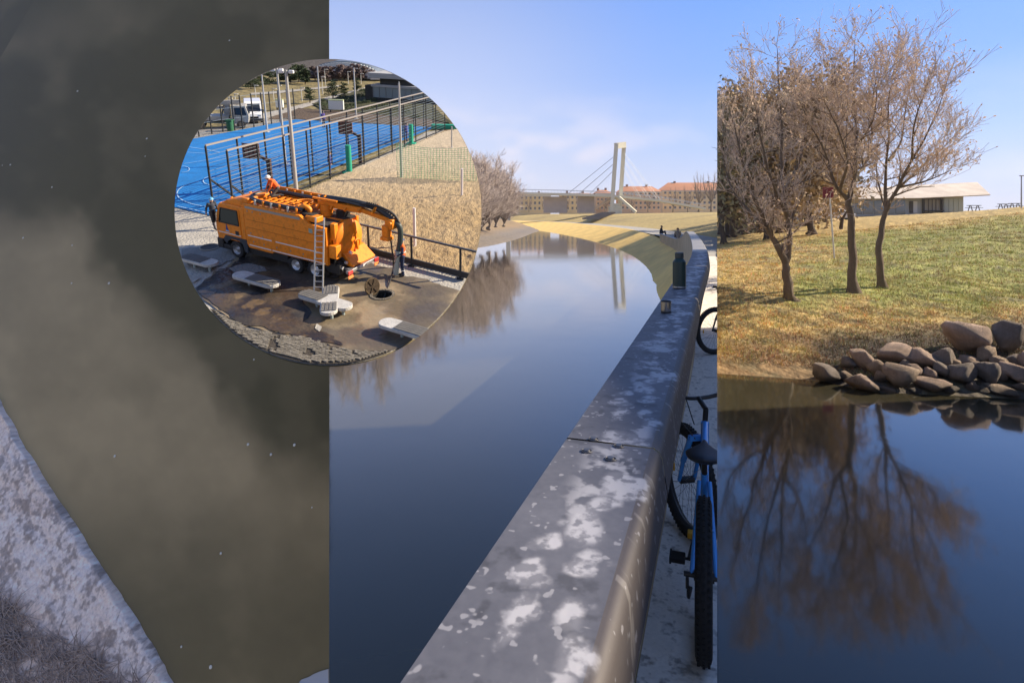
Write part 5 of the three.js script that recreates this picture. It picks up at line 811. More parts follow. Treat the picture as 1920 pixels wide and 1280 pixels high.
  part(t, 'front_bulkhead', box(0.1, 2.3, 2.2, -1.05, 2.3, 0), orange);
  // roof deck: raised wall on the far side, grid of bars, hose laid round it
  part(t, 'deck_floor', box(4.6, 0.05, 2.2, -3.2, 3.3, 0), brown); part(t, 'deck_wall', [box(5.2, 0.5, 0.06, -3.0, 3.62, 1.2), box(0.5, 0.35, 2.2, -0.95, 3.5, 0, 0.05)], orange);
  for (let i = 0; i < 9; i++) part(t, 'deck_bar', box(0.09, 0.07, 1.7, -1.4 - i * 0.42, 3.5, 0.05), orange2);
  for (const z of [-0.45, 0.1, 0.6]) part(t, 'deck_rail', box(4.0, 0.07, 0.09, -3.1, 3.49, z), orange2);
  const hp = [V(-5.1, 3.62, -0.9), V(-3.5, 3.62, -0.98), V(-1.8, 3.62, -0.95), V(-1.0, 3.64, -0.65), V(-0.75, 3.66, 0), V(-1.0, 3.66, 0.65), V(-1.9, 3.66, 0.9), V(-3.5, 3.66, 0.92), V(-5.2, 3.72, 0.85), V(-5.6, 3.85, 0.5)];
  part(t, 'roof_hose', [hose(hp, 0.115, 80, 10)], mat([0.025, 0.027, 0.03], 0.45));
  for (let i = 0; i < 6; i++) part(t, 'hose_clip', [box(0.12, 0.3, 0.06, -1.8 - i * 0.6, 3.58, -1.12), box(0.1, 0.2, 0.06, -1.9 - i * 0.6, 3.74, 1.06)], i % 2 ? orange2 : silver);
  // pump housing and boom slewing gear at the rear of the roof
  part(t, 'rear_deck', [box(1.7, 0.12, 2.1, -6.0, 3.05, 0), box(0.9, 0.35, 0.5, -5.3, 3.3, -0.75, 0.06), box(0.5, 0.5, 0.6, -6.4, 3.25, 0.6, 0.05)], dkm);
  part(t, 'pipe_elbow', [hose([V(-4.6, 3.6, -0.75), V(-5.0, 3.75, -0.7), V(-5.2, 3.6, -0.6), V(-5.25, 3.25, -0.6)], 0.14, 20, 12), rod(V(-4.5, 3.6, -0.76), V(-4.7, 3.63, -0.75), 0.19, 0.19, 14), box(0.8, 0.3, 0.5, -5.75, 3.28, -0.85, 0.05)], orange2);
  part(t, 'arched_guard', new THREE.TorusGeometry(0.5, 0.06, 6, 20, Math.PI).rotateX(Math.PI / 2).translate(-4.3, 3.72, -0.1), orange2);
  const bm = part(t, 'boom', [rod(V(-5.6, 3.15, 0.2), V(-5.6, 3.75, 0.2), 0.35, 0.3, 18), bar(V(-5.2, 3.82, 0.15), V(-7.6, 3.62, 0.75), 0.34, 0.3), bar(V(-7.3, 3.68, 0.68), V(-9.05, 3.2, 1.12), 0.24, 0.22)], orange2);
  part(bm, 'boom_brace', [bar(V(-5.0, 4.1, -0.1), V(-6.4, 4.0, 0.2), 0.1, 0.1), bar(V(-5.3, 4.0, 0.5), V(-7.2, 3.9, 0.9), 0.1, 0.1), ...[0, 1, 2, 3, 4].map((i) => bar(V(-5.3 - i * 0.75, 3.55 + 0.0 * i, -0.15 + i * 0.2), V(-5.35 - i * 0.75, 4.12 - i * 0.06, 0.5 + i * 0.16), 0.1, 0.16))], orange2);
  part(bm, 'ram', [rod(V(-5.6, 3.35, 0.45), V(-7.4, 3.45, 0.95), 0.09, 0.09, 10), rod(V(-7.4, 3.45, 0.95), V(-8.6, 3.2, 1.2), 0.05, 0.05, 10)], silver);
  part(bm, 'boom_hose', [hose([V(-5.0, 3.95, 0.6), V(-6.2, 4.02, 0.55), V(-7.4, 3.92, 0.85), V(-8.6, 3.6, 1.1), V(-9.3, 3.1, 1.22)], 0.15, 40, 12), hose([V(-5.3, 4.05, 0.2), V(-6.8, 4.0, 0.4), V(-8.2, 3.75, 0.85)], 0.06, 24, 8)], mat([0.025, 0.027, 0.03], 0.4));
  const sling = []; for (let i = 0; i < 16; i++) { const u = i / 15, p = V(lerp(-7.9, -9.55, u), 3.95 - 0.9 * u * u, lerp(0.75, 1.3, u)); sling.push(rod(p, p.clone().add(V(-0.02, 0.14 - 0.1 * u, 0.05)), 0.045, 0.045, 5)); }
  part(bm, 'cable_chain', [hose([V(-7.6, 3.95, 0.7), V(-8.5, 3.88, 0.95), V(-9.3, 3.5, 1.2), V(-9.6, 3.0, 1.3)], 0.07, 30, 8), ...sling], blk);
  part(bm, 'boom_head', [box(0.5, 0.55, 0.5, -9.15, 3.0, 1.15, 0.06), box(0.42, 0.75, 0.35, -8.95, 2.55, 1.0, 0.06), box(0.55, 0.2, 0.5, -8.95, 2.2, 1.0, 0.05), rod(V(-9.3, 3.1, 0.8), V(-9.3, 3.1, 1.5), 0.09, 0.09, 10)], orange2);
  part(bm, 'suction_hose', [hose([V(-9.25, 3.12, 1.2), V(-9.55, 2.9, 1.28), V(-9.62, 2.2, 1.28), V(-9.5, 1.4, 1.22)], 0.15, 30, 12)], mat([0.045, 0.06, 0.055], 0.5)); part(bm, 'suction_pipe', [rod(V(-9.5, 1.45, 1.22), V(-9.35, 0.15, 1.12), 0.14, 0.15, 14), rod(V(-9.5, 1.5, 1.22), V(-9.47, 1.25, 1.2), 0.19, 0.19, 14)], mat([0.40, 0.47, 0.48], 0.4, { metalness: 0.4 }));
  // rear
  const rd = part(t, 'rear_door', new THREE.LatheGeometry([[0.001, 0.34], [0.4, 0.31], [0.75, 0.2], [0.98, 0.04], [1.06, 0], [1.06, -0.14]].map((p) => new THREE.Vector2(...p)), 36).rotateZ(Math.PI / 2).translate(-7.15, 2.1, 0.1), orange);
  part(rd, 'door_arm', [bar(V(-7.45, 3.05, 0.2), V(-7.5, 1.5, 0.35), 0.14, 0.1), new THREE.TorusGeometry(0.22, 0.04, 6, 16, 4).rotateY(Math.PI / 2).translate(-7.56, 1.9, 0.25)], orange2); part(rd, 'clamp', [box(0.12, 0.2, 0.12, -7.35, 1.3, -0.4), box(0.12, 0.2, 0.12, -7.35, 1.3, 0.8), rod(V(-7.5, 1.55, -0.3), V(-7.65, 1.5, -0.3), 0.09, 0.09, 10)], silver);
  part(t, 'rear_hopper', extr([[-6.9, 0.95], [-6.9, 1.6], [-7.25, 1.5], [-7.95, 0.95], [-7.9, 0.88]], 1.7, 0.03).translate(0, 0, -0.55), orange);
  part(t, 'side_locker', [box(0.5, 0.7, 0.4, -7.15, 1.75, -1.0, 0.03), box(0.3, 0.9, 0.3, -7.0, 2.75, -0.8, 0.04)], orange2);
  part(t, 'valve_gear', [rod(V(-7.2, 1.0, -1.0), V(-7.2, 1.0, -0.5), 0.22, 0.22, 16), rod(V(-7.0, 0.7, -0.9), V(-7.6, 0.75, -0.9), 0.12, 0.12, 12), box(0.5, 0.4, 0.4, -7.1, 0.6, -0.8, 0.03), hose([V(-6.9, 1.9, -1.1), V(-7.3, 1.6, -1.15), V(-7.2, 1.0, -1.1), V(-7.5, 0.7, -0.7)], 0.05, 20, 6), hose([V(-6.95, 1.5, -0.7), V(-7.4, 1.3, -0.75), V(-7.5, 0.8, -0.5)], 0.06, 16, 6)], dkm);
  for (const [x, y, z] of [[-7.5, 1.1, -0.7], [-7.45, 0.85, -0.95], [-7.55, 0.7, -0.5]]) part(t, 'valve', rod(V(x, y, z), V(x - 0.14, y, z), 0.07, 0.09, 10), silver);
  const bp = part(t, 'rear_bumper', [box(0.16, 0.16, 2.4, -8.0, 0.78, 0.05, 0.02), box(0.5, 0.1, 0.1, -7.7, 0.8, -0.8), box(0.5, 0.1, 0.1, -7.7, 0.8, 0.9)], grey); part(bp, 'number_plate', box(0.02, 0.12, 0.5, -8.09, 0.8, 0.0), strip); for (const z of [-1.0, 1.1]) { part(bp, 'lamp_cluster', box(0.06, 0.2, 0.36, -8.1, 0.76, z, 0.015), mat([0.45, 0.03, 0.03], 0.3)); part(bp, 'marker_board', box(0.04, 0.16, 0.36, -8.1, 0.52, z), mat([0.85, 0.28, 0.08], 0.5)); }
  // ladder leaning on the near rear corner
  const a = G(597, 549), c = lorryAt(-6.55, 3.35, -1.3), d = c.clone().sub(a), w = V(0, 1, 0).cross(d).setY(0).normalize().multiplyScalar(0.17), ld = insThing('ladder', 'aluminium ladder leaning against the rear side of the orange lorry', 'ladder', null, a.x, a.z), al = mat([0.62, 0.60, 0.56], 0.35, { metalness: 0.5 }), q = V(a.x, 0, a.z);
  for (const s of [-1, 1]) part(ld, 'stile', bar(a.clone().addScaledVector(w, s).sub(q).setY(0.05), a.clone().addScaledVector(d, 1.06).addScaledVector(w, s).sub(q), 0.05, 0.06), al);
  for (let i = 1; i < 13; i++) { const p = a.clone().addScaledVector(d, i / 12.5).sub(q); part(ld, 'rung', rod(p.clone().add(w), p.clone().sub(w), 0.018, 0.018, 6), al); }
  const h0 = lorryAt(-9.15, 2.2, 1.05), hz = insThing('jetting_hose', 'thin black jetting hose hanging from the boom into the open manhole', 'hose', null, h0.x, h0.z), qq = V(h0.x, 0, h0.z), e1 = G(738, 515), e2 = G(728, 541), e3 = G(719, 553); part(hz, 'hose', hose([h0.clone().sub(qq), h0.clone().setY(h0.y * 0.5).add(V(0.12, 0, 0.2)).sub(qq), e1.clone().setY(0.35).sub(qq), e2.clone().setY(0.1).sub(qq), e3.clone().setY(-0.15).sub(qq)], 0.035, 40, 8), mat([0.025, 0.022, 0.02], 0.5));
}
// ---------- people in the round scene ----------
{
  const navy = [0.015, 0.025, 0.07], vest = [0.75, 0.13, 0.02], grey = [0.07, 0.065, 0.065];
  const person = (label, X, Y, Z, yaw, s, J, c, capCol, res = 72) => { const p = insThing('person', label, 'person', null, X, Z, yaw, s, Y); part(p, 'body', figure(J, c, res), M_CLOTH); part(p, 'helmet', capGeo(J), mat(capCol, 0.4)); return p; };
  let g = G(755, 520); const W = person('worker in navy clothes and orange vest standing by the hanging hose', g.x, 0.07, g.z, -1.25, 1, { ...STAND, wrL: [-0.2, 1.0, 0.2], wrR: [0.2, 1.02, 0.22], elL: [-0.26, 1.15, 0.02], elR: [0.26, 1.15, 0.02] }, { top: vest, sleeve: navy, leg: navy }, [0.02, 0.04, 0.16]);
  for (const y of [1.1, 0.55]) void y; part(W, 'reflective_band', [new THREE.TorusGeometry(0.15, 0.02, 6, 20).rotateX(Math.PI / 2).scale(1, 1, 0.98).translate(0, 1.12, 0.0), new THREE.TorusGeometry(0.075, 0.014, 6, 16).rotateX(Math.PI / 2).translate(-0.1, 0.3, 0), new THREE.TorusGeometry(0.075, 0.014, 6, 16).rotateX(Math.PI / 2).translate(0.1, 0.3, 0)], mat([0.6, 0.6, 0.58], 0.4));
  g = G(402, 430); person('man in dark clothes and light blue helmet walking past the lorry cab', g.x, 0.05, g.z, 0.9, 0.95, { ...STAND, knL: [-0.1, 0.5, 0.16], anL: [-0.1, 0.1, 0.32], toeL: [-0.11, 0.06, 0.47], knR: [0.1, 0.5, -0.02], anR: [0.1, 0.13, -0.3], toeR: [0.11, 0.045, -0.18], wrL: [-0.24, 0.92, -0.2], wrR: [0.24, 0.95, 0.26], elR: [0.25, 1.16, 0.05], elL: [-0.25, 1.15, -0.12] }, { top: [0.03, 0.035, 0.05], leg: [0.035, 0.03, 0.04] }, [0.10, 0.36, 0.62]);
  const r = lorryAt(-1.75, 3.53, 0.35); person('worker in orange jacket and white helmet kneeling on the lorry roof', r.x, r.y, r.z, -0.9, 0.88, { pelvis: [0, 0.5, -0.1], chest: [0, 0.78, 0.08], neck: [0, 0.92, 0.2], head: [0, 1.0, 0.3], shL: [-0.18, 0.88, 0.16], shR: [0.18, 0.88, 0.16], elL: [-0.25, 0.62, 0.26], elR: [0.25, 0.62, 0.26], wrL: [-0.18, 0.4, 0.38], wrR: [0.18, 0.4, 0.38], hipL: [-0.1, 0.46, -0.1], hipR: [0.1, 0.46, -0.1], knL: [-0.15, 0.5, 0.28], knR: [0.13, 0.1, 0.22], anL: [-0.14, 0.09, 0.18], anR: [0.12, 0.1, -0.22], toeL: [-0.14, 0.045, 0.33], toeR: [0.12, 0.06, -0.34] }, { top: vest, leg: grey }, [0.7, 0.68, 0.66]);
  const far = (label, px, py, c, cap, yaw) => { const q = G(px, py); person(label, q.x, 0.06, q.z, yaw, 0.95, STAND, c, cap, 44); };
  far('distant player in dark purple on the far side of the blue court', 607, 240, { top: [0.06, 0.04, 0.2], leg: [0.02, 0.02, 0.03] }, [0.03, 0.02, 0.02], 1);
  far('person in blue standing at the foot of the fence', 619, 329, { top: [0.03, 0.04, 0.22], leg: [0.03, 0.04, 0.2] }, [0.03, 0.02, 0.02], 2);
  far('person in violet standing far along the fence strip', 762, 266, { top: [0.07, 0.06, 0.25], leg: [0.05, 0.05, 0.2] }, [0.03, 0.02, 0.02], 2);
}
// ---------- fences, railing, posts and far background of the round scene ----------
{
  const steel = mat([0.025, 0.027, 0.03], 0.5), rail = mat([0.34, 0.31, 0.29], 0.45, { metalness: 0.3 }), galv = mat([0.46, 0.46, 0.46], 0.45, { metalness: 0.4 }), wire = mat([0.20, 0.25, 0.30], 0.5, { metalness: 0.3 });
  function fence(label, A, B, h, step, nr, brace) {
    const a = G(...A), b = G(...B), L = a.distanceTo(b), f = insThing('fence', label, 'fence', 'tall court fences', a.x, a.z), at2 = (s, y) => a.clone().lerp(b, s / L).sub(a).setY(y), n = Math.round(L / step);
    for (let i = 0; i <= n; i++) part(f, 'post', bar(at2(L * i / n, 0), at2(L * i / n, h), 0.085, 0.085), steel);
    part(f, 'top_rail', bar(at2(0, h + 0.04), at2(L, h + 0.04), 0.1, 0.09), rail); part(f, 'bottom_rail', bar(at2(0, 0.18), at2(L, 0.18), 0.07, 0.07), steel);
    for (let i = 1; i <= nr; i++) part(f, 'wire', bar(at2(0, 0.2 + (h - 0.3) * i / (nr + 1)), at2(L, 0.2 + (h - 0.3) * i / (nr + 1)), 0.016, 0.017), wire);
    if (brace) part(f, 'brace', bar(at2(0.05, h * 0.5), at2(2.1, 0.1), 0.09, 0.09), steel);
    return trim(f);
  }
  fence('tall dark fence with bright wires along the near side of the blue court', [401, 398], [812, 238], 3.75, 2.35, 15, true);
  fence('tall dark fence between the blue court and the sand, nearer than the first', [440, 411], [834, 245], 3.75, 2.35, 13, true);
  // low fence on the far left side of the court: dark posts only
  const fp = [[373, 257], [397, 252], [418, 248], [440, 245], [455, 243], [476, 239], [494, 236], [509, 233], [525, 229], [541, 226], [553, 224]], q0 = G(361, 261), lf = insThing('fence', 'low dark wire fence along the far left side of the blue court', 'fence', null, q0.x, q0.z);
  fp.forEach(([x, y], i) => { const p = G(x, y).sub(q0); part(lf, 'post', bar(p.clone().setY(0), p.clone().setY(3.3), 0.09, 0.09), steel); if (i) { const o = G(...fp[i - 1]).sub(q0); for (const h of [0.3, 1.2, 2.2, 3.2]) part(lf, 'wire', bar(o.clone().setY(h), p.clone().setY(h), 0.025, 0.025), wire); } }); trim(lf);
  // railing between yard and sand
  const ra = G(640, 465), rb = G(905, 535), r = insThing('railing', 'low black railing between the yard and the sand', 'railing', null, ra.x, ra.z), L = ra.distanceTo(rb), at3 = (s, y, o = 0) => ra.clone().lerp(rb, s / L).sub(ra).setY(y).add(V(-0.4 * o, 0, 0.9 * o));
  for (const [x, y] of [[689, 480], [770, 501], [863, 524]]) { const s = G(x, y).sub(ra).length(); part(r, 'post', bar(at3(s, 0), at3(s, 1.42), 0.09, 0.09), steel); part(r, 'foot_plate', box(0.3, 0.05, 0.3, at3(s, 0.06).x, 0.07, at3(s, 0.06).z), steel); }
  part(r, 'handrail', bar(at3(0, 1.45), at3(L, 1.45), 0.09, 0.07), mat([0.05, 0.055, 0.065], 0.35)); part(r, 'kick_board', bar(at3(0, 0.27), at3(L, 0.27), 0.07, 0.26), steel); trim(r);
  // floodlight masts and posts
  const mast = (label, px, py, yTop, r0, head, m = galv) => { const p = G(px, py), h = heightTo(px, py, yTop), o = insThing('floodlight_mast', label, 'mast', null, p.x, p.z); part(o, 'pole', rod(V(0, 0, 0), V(0, h, 0), r0, r0 * 0.6, 10), m); part(o, 'base_plate', box(r0 * 4, 0.08, r0 * 4, 0, 0.08, 0), m); if (head) for (const s of [-1, 1]) part(o, 'floodlight', box(0.3, 0.2, 0.2, s * 0.3, h - 0.1, 0, 0.05), mat([0.75, 0.75, 0.75], 0.3)); return trim(o); };
  mast('tall galvanised mast rising behind the orange lorry roof', 556, 368, 131, 0.13, true); mast('tall mast on the blue court left of the tallest one', 535, 309, 128, 0.11, true); mast('mast at the back of the court, left of the others', 501, 249, 140, 0.1, false); mast('mast beyond the court by the white sign box, left side', 602, 230, 124, 0.1, false); mast('mast beyond the court right of the white sign box', 668, 224, 127, 0.1, false); mast('mast before the concrete building at the upper right', 750, 232, 153, 0.1, false); mast('mast standing in the sand with a green foot', 753, 337, 157, 0.1, false);
  // sand court posts and nets
  const gp = mat([0.01, 0.30, 0.20], 0.6), wp = mat([0.7, 0.66, 0.66], 0.5);
  const post = (name, label, cat, px, py, yTop, w, m) => { const p = G(px, py), h = heightTo(px, py, yTop), o = insThing(name, label, cat, null, p.x, p.z); part(o, 'post', rod(V(0, 0, 0), V(0, h, 0), w, w, 10), m); part(o, 'foot', box(w * 4, 0.12, w * 4, 0, 0.1, 0, 0.03), m); return trim(o); };
  post('padded_post', 'green padded post by the fence nearest the lorry', 'padded post', 655, 325, 272, 0.2, gp); post('padded_post', 'green padded post further along the fence', 'padded post', 771, 271, 233, 0.2, gp);
  post('net_post', 'white volleyball post in the sand behind the railing', 'net post', 778, 466, 390, 0.07, wp); post('net_post', 'white volleyball post at the right rim of the sand', 'net post', 866, 371, 316, 0.07, wp); post('net_post', 'thin grey post with a green foot at the upper right of the sand', 'net post', 847, 279, 237, 0.06, galv);
  const na = G(745, 338), nb = G(893, 345), nh = 2.6, net = insThing('ball_net', 'pale green ball net hanging across the sand court', 'net', null, na.x, na.z), gn = mat([0.10, 0.34, 0.18], 0.8), d = nb.clone().sub(na);
  const strands = []; for (let i = 0; i <= 26; i++) { const p = d.clone().multiplyScalar(i / 26); strands.push(rod(p.clone().setY(0.1), p.clone().setY(nh - 0.25 * Math.sin(i / 26 * Math.PI)), 0.012, 0.012, 3)); } for (let k = 0; k <= 16; k++) for (let i = 0; i < 13; i++) { const f = (s) => d.clone().multiplyScalar(s).setY(0.1 + (nh - 0.1 - 0.25 * Math.sin(s * Math.PI)) * k / 16); strands.push(rod(f(i / 13), f((i + 1) / 13), 0.012, 0.012, 3)); }
  part(net, 'netting', strands, gn, null, 'stuff'); trim(net);
  const gb = G(838, 243), gm = insThing('green_mat', 'green mat lying at the far end of the sand', 'mat', null, gb.x, gb.z, 0.1); part(gm, 'padding', box(3.2, 0.5, 0.6, 0, 0.3, 0, 0.1), gp); trim(gm);
  // basketball stands
  const hoop = (label, px, py, yTop, bx, by, s) => { const p = G(px, py), h = heightTo(px, py, yTop), o = insThing('basketball_stand', label, 'basketball stand', null, p.x, p.z), dk = mat([0.05, 0.03, 0.03], 0.6); part(o, 'pole', [bar(V(0, 0, 0), V(0, h * 0.86, 0), 0.24, 0.24), bar(V(0, h * 0.8, 0), V(-0.75 * s, h * 0.97, 0), 0.16, 0.16)], dk); part(o, 'backboard', box(1.05 * s, 0.95 * s, 0.06, -0.98 * s, h + 0.12, 0.1), mat([0.22, 0.11, 0.08], 0.6)); const g = []; for (let i = 0; i < 4; i++) g.push(box(0.04, 0.9 * s, 0.03, -1.4 * s + i * 0.28 * s, h + 0.12, 0.15), box(1.0 * s, 0.04, 0.03, -0.98 * s, h - 0.2 + i * 0.22 * s, 0.15)); part(o, 'board_grid', g, dk); part(o, 'hoop', new THREE.TorusGeometry(0.23, 0.02, 6, 20).rotateX(Math.PI / 2).translate(-0.95 * s, h - 0.1, -0.35), mat([0.5, 0.1, 0.03], 0.5)); return o; };
  hoop('brown basketball backboard on a dark pole behind the near fence', 509, 360, 287, 485, 281, 1); hoop('basketball stand further along behind the fence', 676, 308, 243, 660, 236, 1);
  // white van
  const vp = G(476, 226), v = insThing('delivery_van', 'white delivery van facing the court in the far car park', 'van', null, vp.x, vp.z, -1.15, 0.82), pw = mat([0.78, 0.78, 0.78], 0.3, { phys: 1, clearcoat: 0.6 }), gl = mat([0.03, 0.035, 0.045], 0.08), rbr = mat([0.02, 0.02, 0.02], 0.8);
  const vside = [[-2.7, 0.4], [2.65, 0.4], [2.75, 0.75], [2.6, 1.15], [1.85, 1.4], [1.25, 2.35], [1.0, 2.5], [-2.6, 2.5], [-2.75, 2.3]];
  part(v, 'body', extr(vside, 1.85, 0.07).translate(0, 0, -0.92), pw); part(v, 'windscreen', geo([1.98, 1.42, -0.85, 1.98, 1.42, 0.85, 1.38, 2.32, 0.8, 1.38, 2.32, -0.8], null, [0, 1, 2, 0, 2, 3]), gl); part(v, 'grille', box(0.05, 0.22, 1.1, 2.83, 0.82, 0), rbr); part(v, 'bumper', box(0.2, 0.25, 1.95, 2.75, 0.5, 0, 0.05), mat([0.08, 0.08, 0.08], 0.6));
  for (const s of [-1, 1]) { part(v, 'side_window', extr([[0.35, 1.42], [1.75, 1.42], [1.25, 2.15], [0.35, 2.15]], 0.01).translate(0, 0, s * 1.0), gl); part(v, 'headlight', box(0.1, 0.25, 0.3, 2.72, 1.0, s * 0.75, 0.03), mat([0.6, 0.62, 0.65], 0.1)); part(v, 'mirror', box(0.12, 0.3, 0.2, 1.7, 1.5, s * 1.12, 0.03), rbr); for (const x of [-1.75, 1.8]) { const w = part(v, 'wheel', new THREE.CylinderGeometry(0.36, 0.36, 0.24, 20).rotateX(Math.PI / 2).translate(x, 0.36, s * 0.88), rbr); part(w, 'rim', new THREE.CylinderGeometry(0.2, 0.2, 0.26, 14).rotateX(Math.PI / 2).translate(x, 0.36, s * 0.88), mat([0.4, 0.4, 0.42], 0.4, { metalness: 0.6 })); } }
  // white crane lorry cut by the rim
  const cp = G(402, 240), cr = insThing('crane_lorry', 'dusty white crane lorry in the far car park at the left rim', 'lorry', null, cp.x, cp.z, 0.35, 0.8), dw = worn([0.58, 0.56, 0.52], 0.6, 0.6), dg = worn([0.12, 0.11, 0.10], 0.8, 1);
  part(cr, 'chassis', box(8, 0.3, 1.0, -1.6, 0.95, 0), dg); part(cr, 'cab', [extr([[2.2, 0.8], [3.9, 0.8], [4.0, 1.6], [3.7, 2.75], [2.2, 2.8]], 2.1, 0.06).translate(0, 0, -1.05)], dw); part(cr, 'cab_window', extr([[2.5, 1.7], [3.8, 1.65], [3.6, 2.55], [2.5, 2.6]], 0.01).translate(0, 0, 1.13), gl); part(cr, 'windscreen', geo([4.07, 1.7, -0.95, 4.07, 1.7, 0.95, 3.8, 2.6, 0.9, 3.8, 2.6, -0.9], null, [0, 1, 2, 0, 2, 3]), gl);
  part(cr, 'bed', [box(6.6, 0.5, 2.2, -1.5, 1.35, 0), box(3.2, 0.8, 2.1, -3.0, 1.95, 0)], dw); part(cr, 'crane_boom', [bar(V(-5, 2.9, 0.2), V(3.2, 3.15, 0.2), 0.5, 0.5), bar(V(-5, 2.35, -0.5), V(1.5, 2.45, -0.5), 0.35, 0.3), box(0.7, 1.5, 0.8, 1.6, 2.1, 0, 0.05)], dw); part(cr, 'crane_frame', [0, 1, 2, 3, 4].map((i) => bar(V(-4.6 + i * 1.4, 1.6, 0.9), V(-4.2 + i * 1.4, 2.8, 0.4), 0.12, 0.12)), dg);
  for (const x of [3.1, -1.4, -2.7, -4.4]) for (const s of [-1, 1]) { const w = part(cr, 'wheel', new THREE.CylinderGeometry(0.5, 0.5, 0.3, 22).rotateX(Math.PI / 2).translate(x, 0.5, s * 0.98), dg); part(w, 'rim', new THREE.CylinderGeometry(0.28, 0.28, 0.32, 16).rotateX(Math.PI / 2).translate(x, 0.5, s * 0.98), worn([0.3, 0.25, 0.2], 0.7)); } trim(cr);
  const bn = G(432, 246), bi = insThing('waste_bin', 'small green bin by the far left fence of the court', 'bin', null, bn.x, bn.z); part(bi, 'bin_body', rod(V(0, 0, 0), V(0, 1, 0), 0.28, 0.33, 12), mat([0.02, 0.12, 0.05], 0.6)); part(bi, 'lid', box(0.7, 0.1, 0.7, 0, 1.05, 0, 0.03), mat([0.02, 0.1, 0.05], 0.6));
  // white boxes / signs
  const sgn = (label, px, py, w, h) => { const p = G(px, py), o = insThing('sign_board', label, 'sign', null, p.x, p.z); part(o, 'board', box(w, h, 0.35, 0, h / 2 + 0.35, 0, 0.03), mat([0.66, 0.68, 0.66], 0.5)); part(o, 'top_strip', box(w, 0.12, 0.37, 0, h + 0.41, 0), mat([0.5, 0.55, 0.3], 0.5)); for (const s of [-1, 1]) part(o, 'leg', box(0.12, 0.5, 0.12, s * w * 0.4, 0.25, 0), steel); };
  sgn('white board on legs on the bare earth behind the court', 631, 211, 1.75, 1.05); sgn('small white board by the far corner of the blue court', 525, 207, 0.85, 0.85);
  // concrete building at the upper right
  const b0 = G(752, 192), cb = insThing('concrete_building', 'dark concrete building with a glass band at the upper right rim', 'building', null, b0.x, b0.z, -0.28), conc = worn([0.5, 0.5, 0.5], 0.8, 0.2), dgl = mat([0.2, 0.25, 0.28], 0.25);
  part(cb, 'roof', box(13, 0.7, 9, 2, 3.4, -4.0, 0.05), conc); part(cb, 'upper_wall', box(11, 0.9, 7.5, 2.3, 2.6, -4), worn([0.05, 0.052, 0.055], 0.8, 0.2)); part(cb, 'floor_slab', box(12.6, 0.3, 8.4, 2, 2.05, -3.9), conc); part(cb, 'base_wall', box(12, 0.9, 7.6, 2.2, 0.05, -3.7), worn([0.04, 0.042, 0.045], 0.9, 0.2));
  for (let i = 0; i < 12; i++) part(cb, 'glass_panel', box(0.86, 1.45, 0.1, -3.6 + i * 0.95, 1.2, 0.1), dgl); for (let i = 0; i <= 12; i++) part(cb, 'mullion', box(0.07, 1.5, 0.14, -4.08 + i * 0.95, 1.2, 0.14), mat([0.2, 0.22, 0.23], 0.5)); part(cb, 'stone_corner', box(1.2, 2, 1.2, -4.9, 1.0, -0.8), worn([0.12, 0.12, 0.12], 0.9, 1, 0.03)); trim(cb);
  // pines, scrub, bare trees and shrubs at the back
  const needle = [mat([0.035, 0.055, 0.025], 0.9), mat([0.05, 0.07, 0.03], 0.9)], dkb = worn([0.12, 0.09, 0.07], 0.9);
  const pine = (label, px, py, yTop, wpx, seed, group, name = 'pine_tree', m = needle[seed % 2]) => { const dense = name === 'far_tree' ? 1.5 : 1; const R = rng(seed), p = G(px, py), H = heightTo(px, py, yTop), D = p.length(), w = wpx / F * D * 0.5, o = insThing(name, label, 'tree', group, p.x, p.z), L = new Limbs(), pts = []; L.chain([V(0, 0, 0), V(0.03 * H, H * 0.5, 0), V(0, H * 0.97, 0)], [H * 0.035, H * 0.025, H * 0.006], 6); for (let k = 0; k < 26; k++) { const a = R() * 6.28, y = H * (0.16 + 0.8 * R()), l = w * (0.35 + 0.75 * (1 - Math.abs(y / H - 0.42) * 1.3)) * (0.5 + 0.7 * R()), e = V(Math.cos(a) * l, y + 0.05 * H, Math.sin(a) * l); L.seg(V(0, y, 0), e, H * 0.008, H * 0.003, 3); for (let q = 0; q < 60 * dense; q++) { const u = 0.25 + 0.8 * R(); pts.push(V(e.x * u + (R() - 0.5) * w * 0.5, y + 0.05 * H * u + (R() - 0.5) * H * 0.12, e.z * u + (R() - 0.5) * w * 0.5)); } } part(o, 'trunk', L.build(), dkb); part(o, 'needles', leafGeo(pts, H * 0.034 * dense, R), m, null, 'stuff'); return trim(o); };
  pine('round dark pine left of the row, beside the pale path', 581, 194, 162, 17, 601); pine('biggest dark pine in the middle of the row beside the path', 624, 186, 152, 27, 602); pine('narrow dark pine right of the biggest one beside the path', 645, 180, 152, 17, 603); pine('dark pine at the right end of the row beside the path', 668, 172, 148, 19, 604);
  const R = rng(611), SB = [[603, 198], [612, 204], [604, 191], [620, 196], [652, 192], [664, 186], [676, 182], [690, 176], [648, 202], [660, 200], [672, 196], [686, 194], [700, 190], [690, 206], [706, 202], [718, 200], [656, 208], [642, 184], [680, 172], [700, 168], [722, 212], [740, 208], [760, 214], [712, 178], [780, 222]];
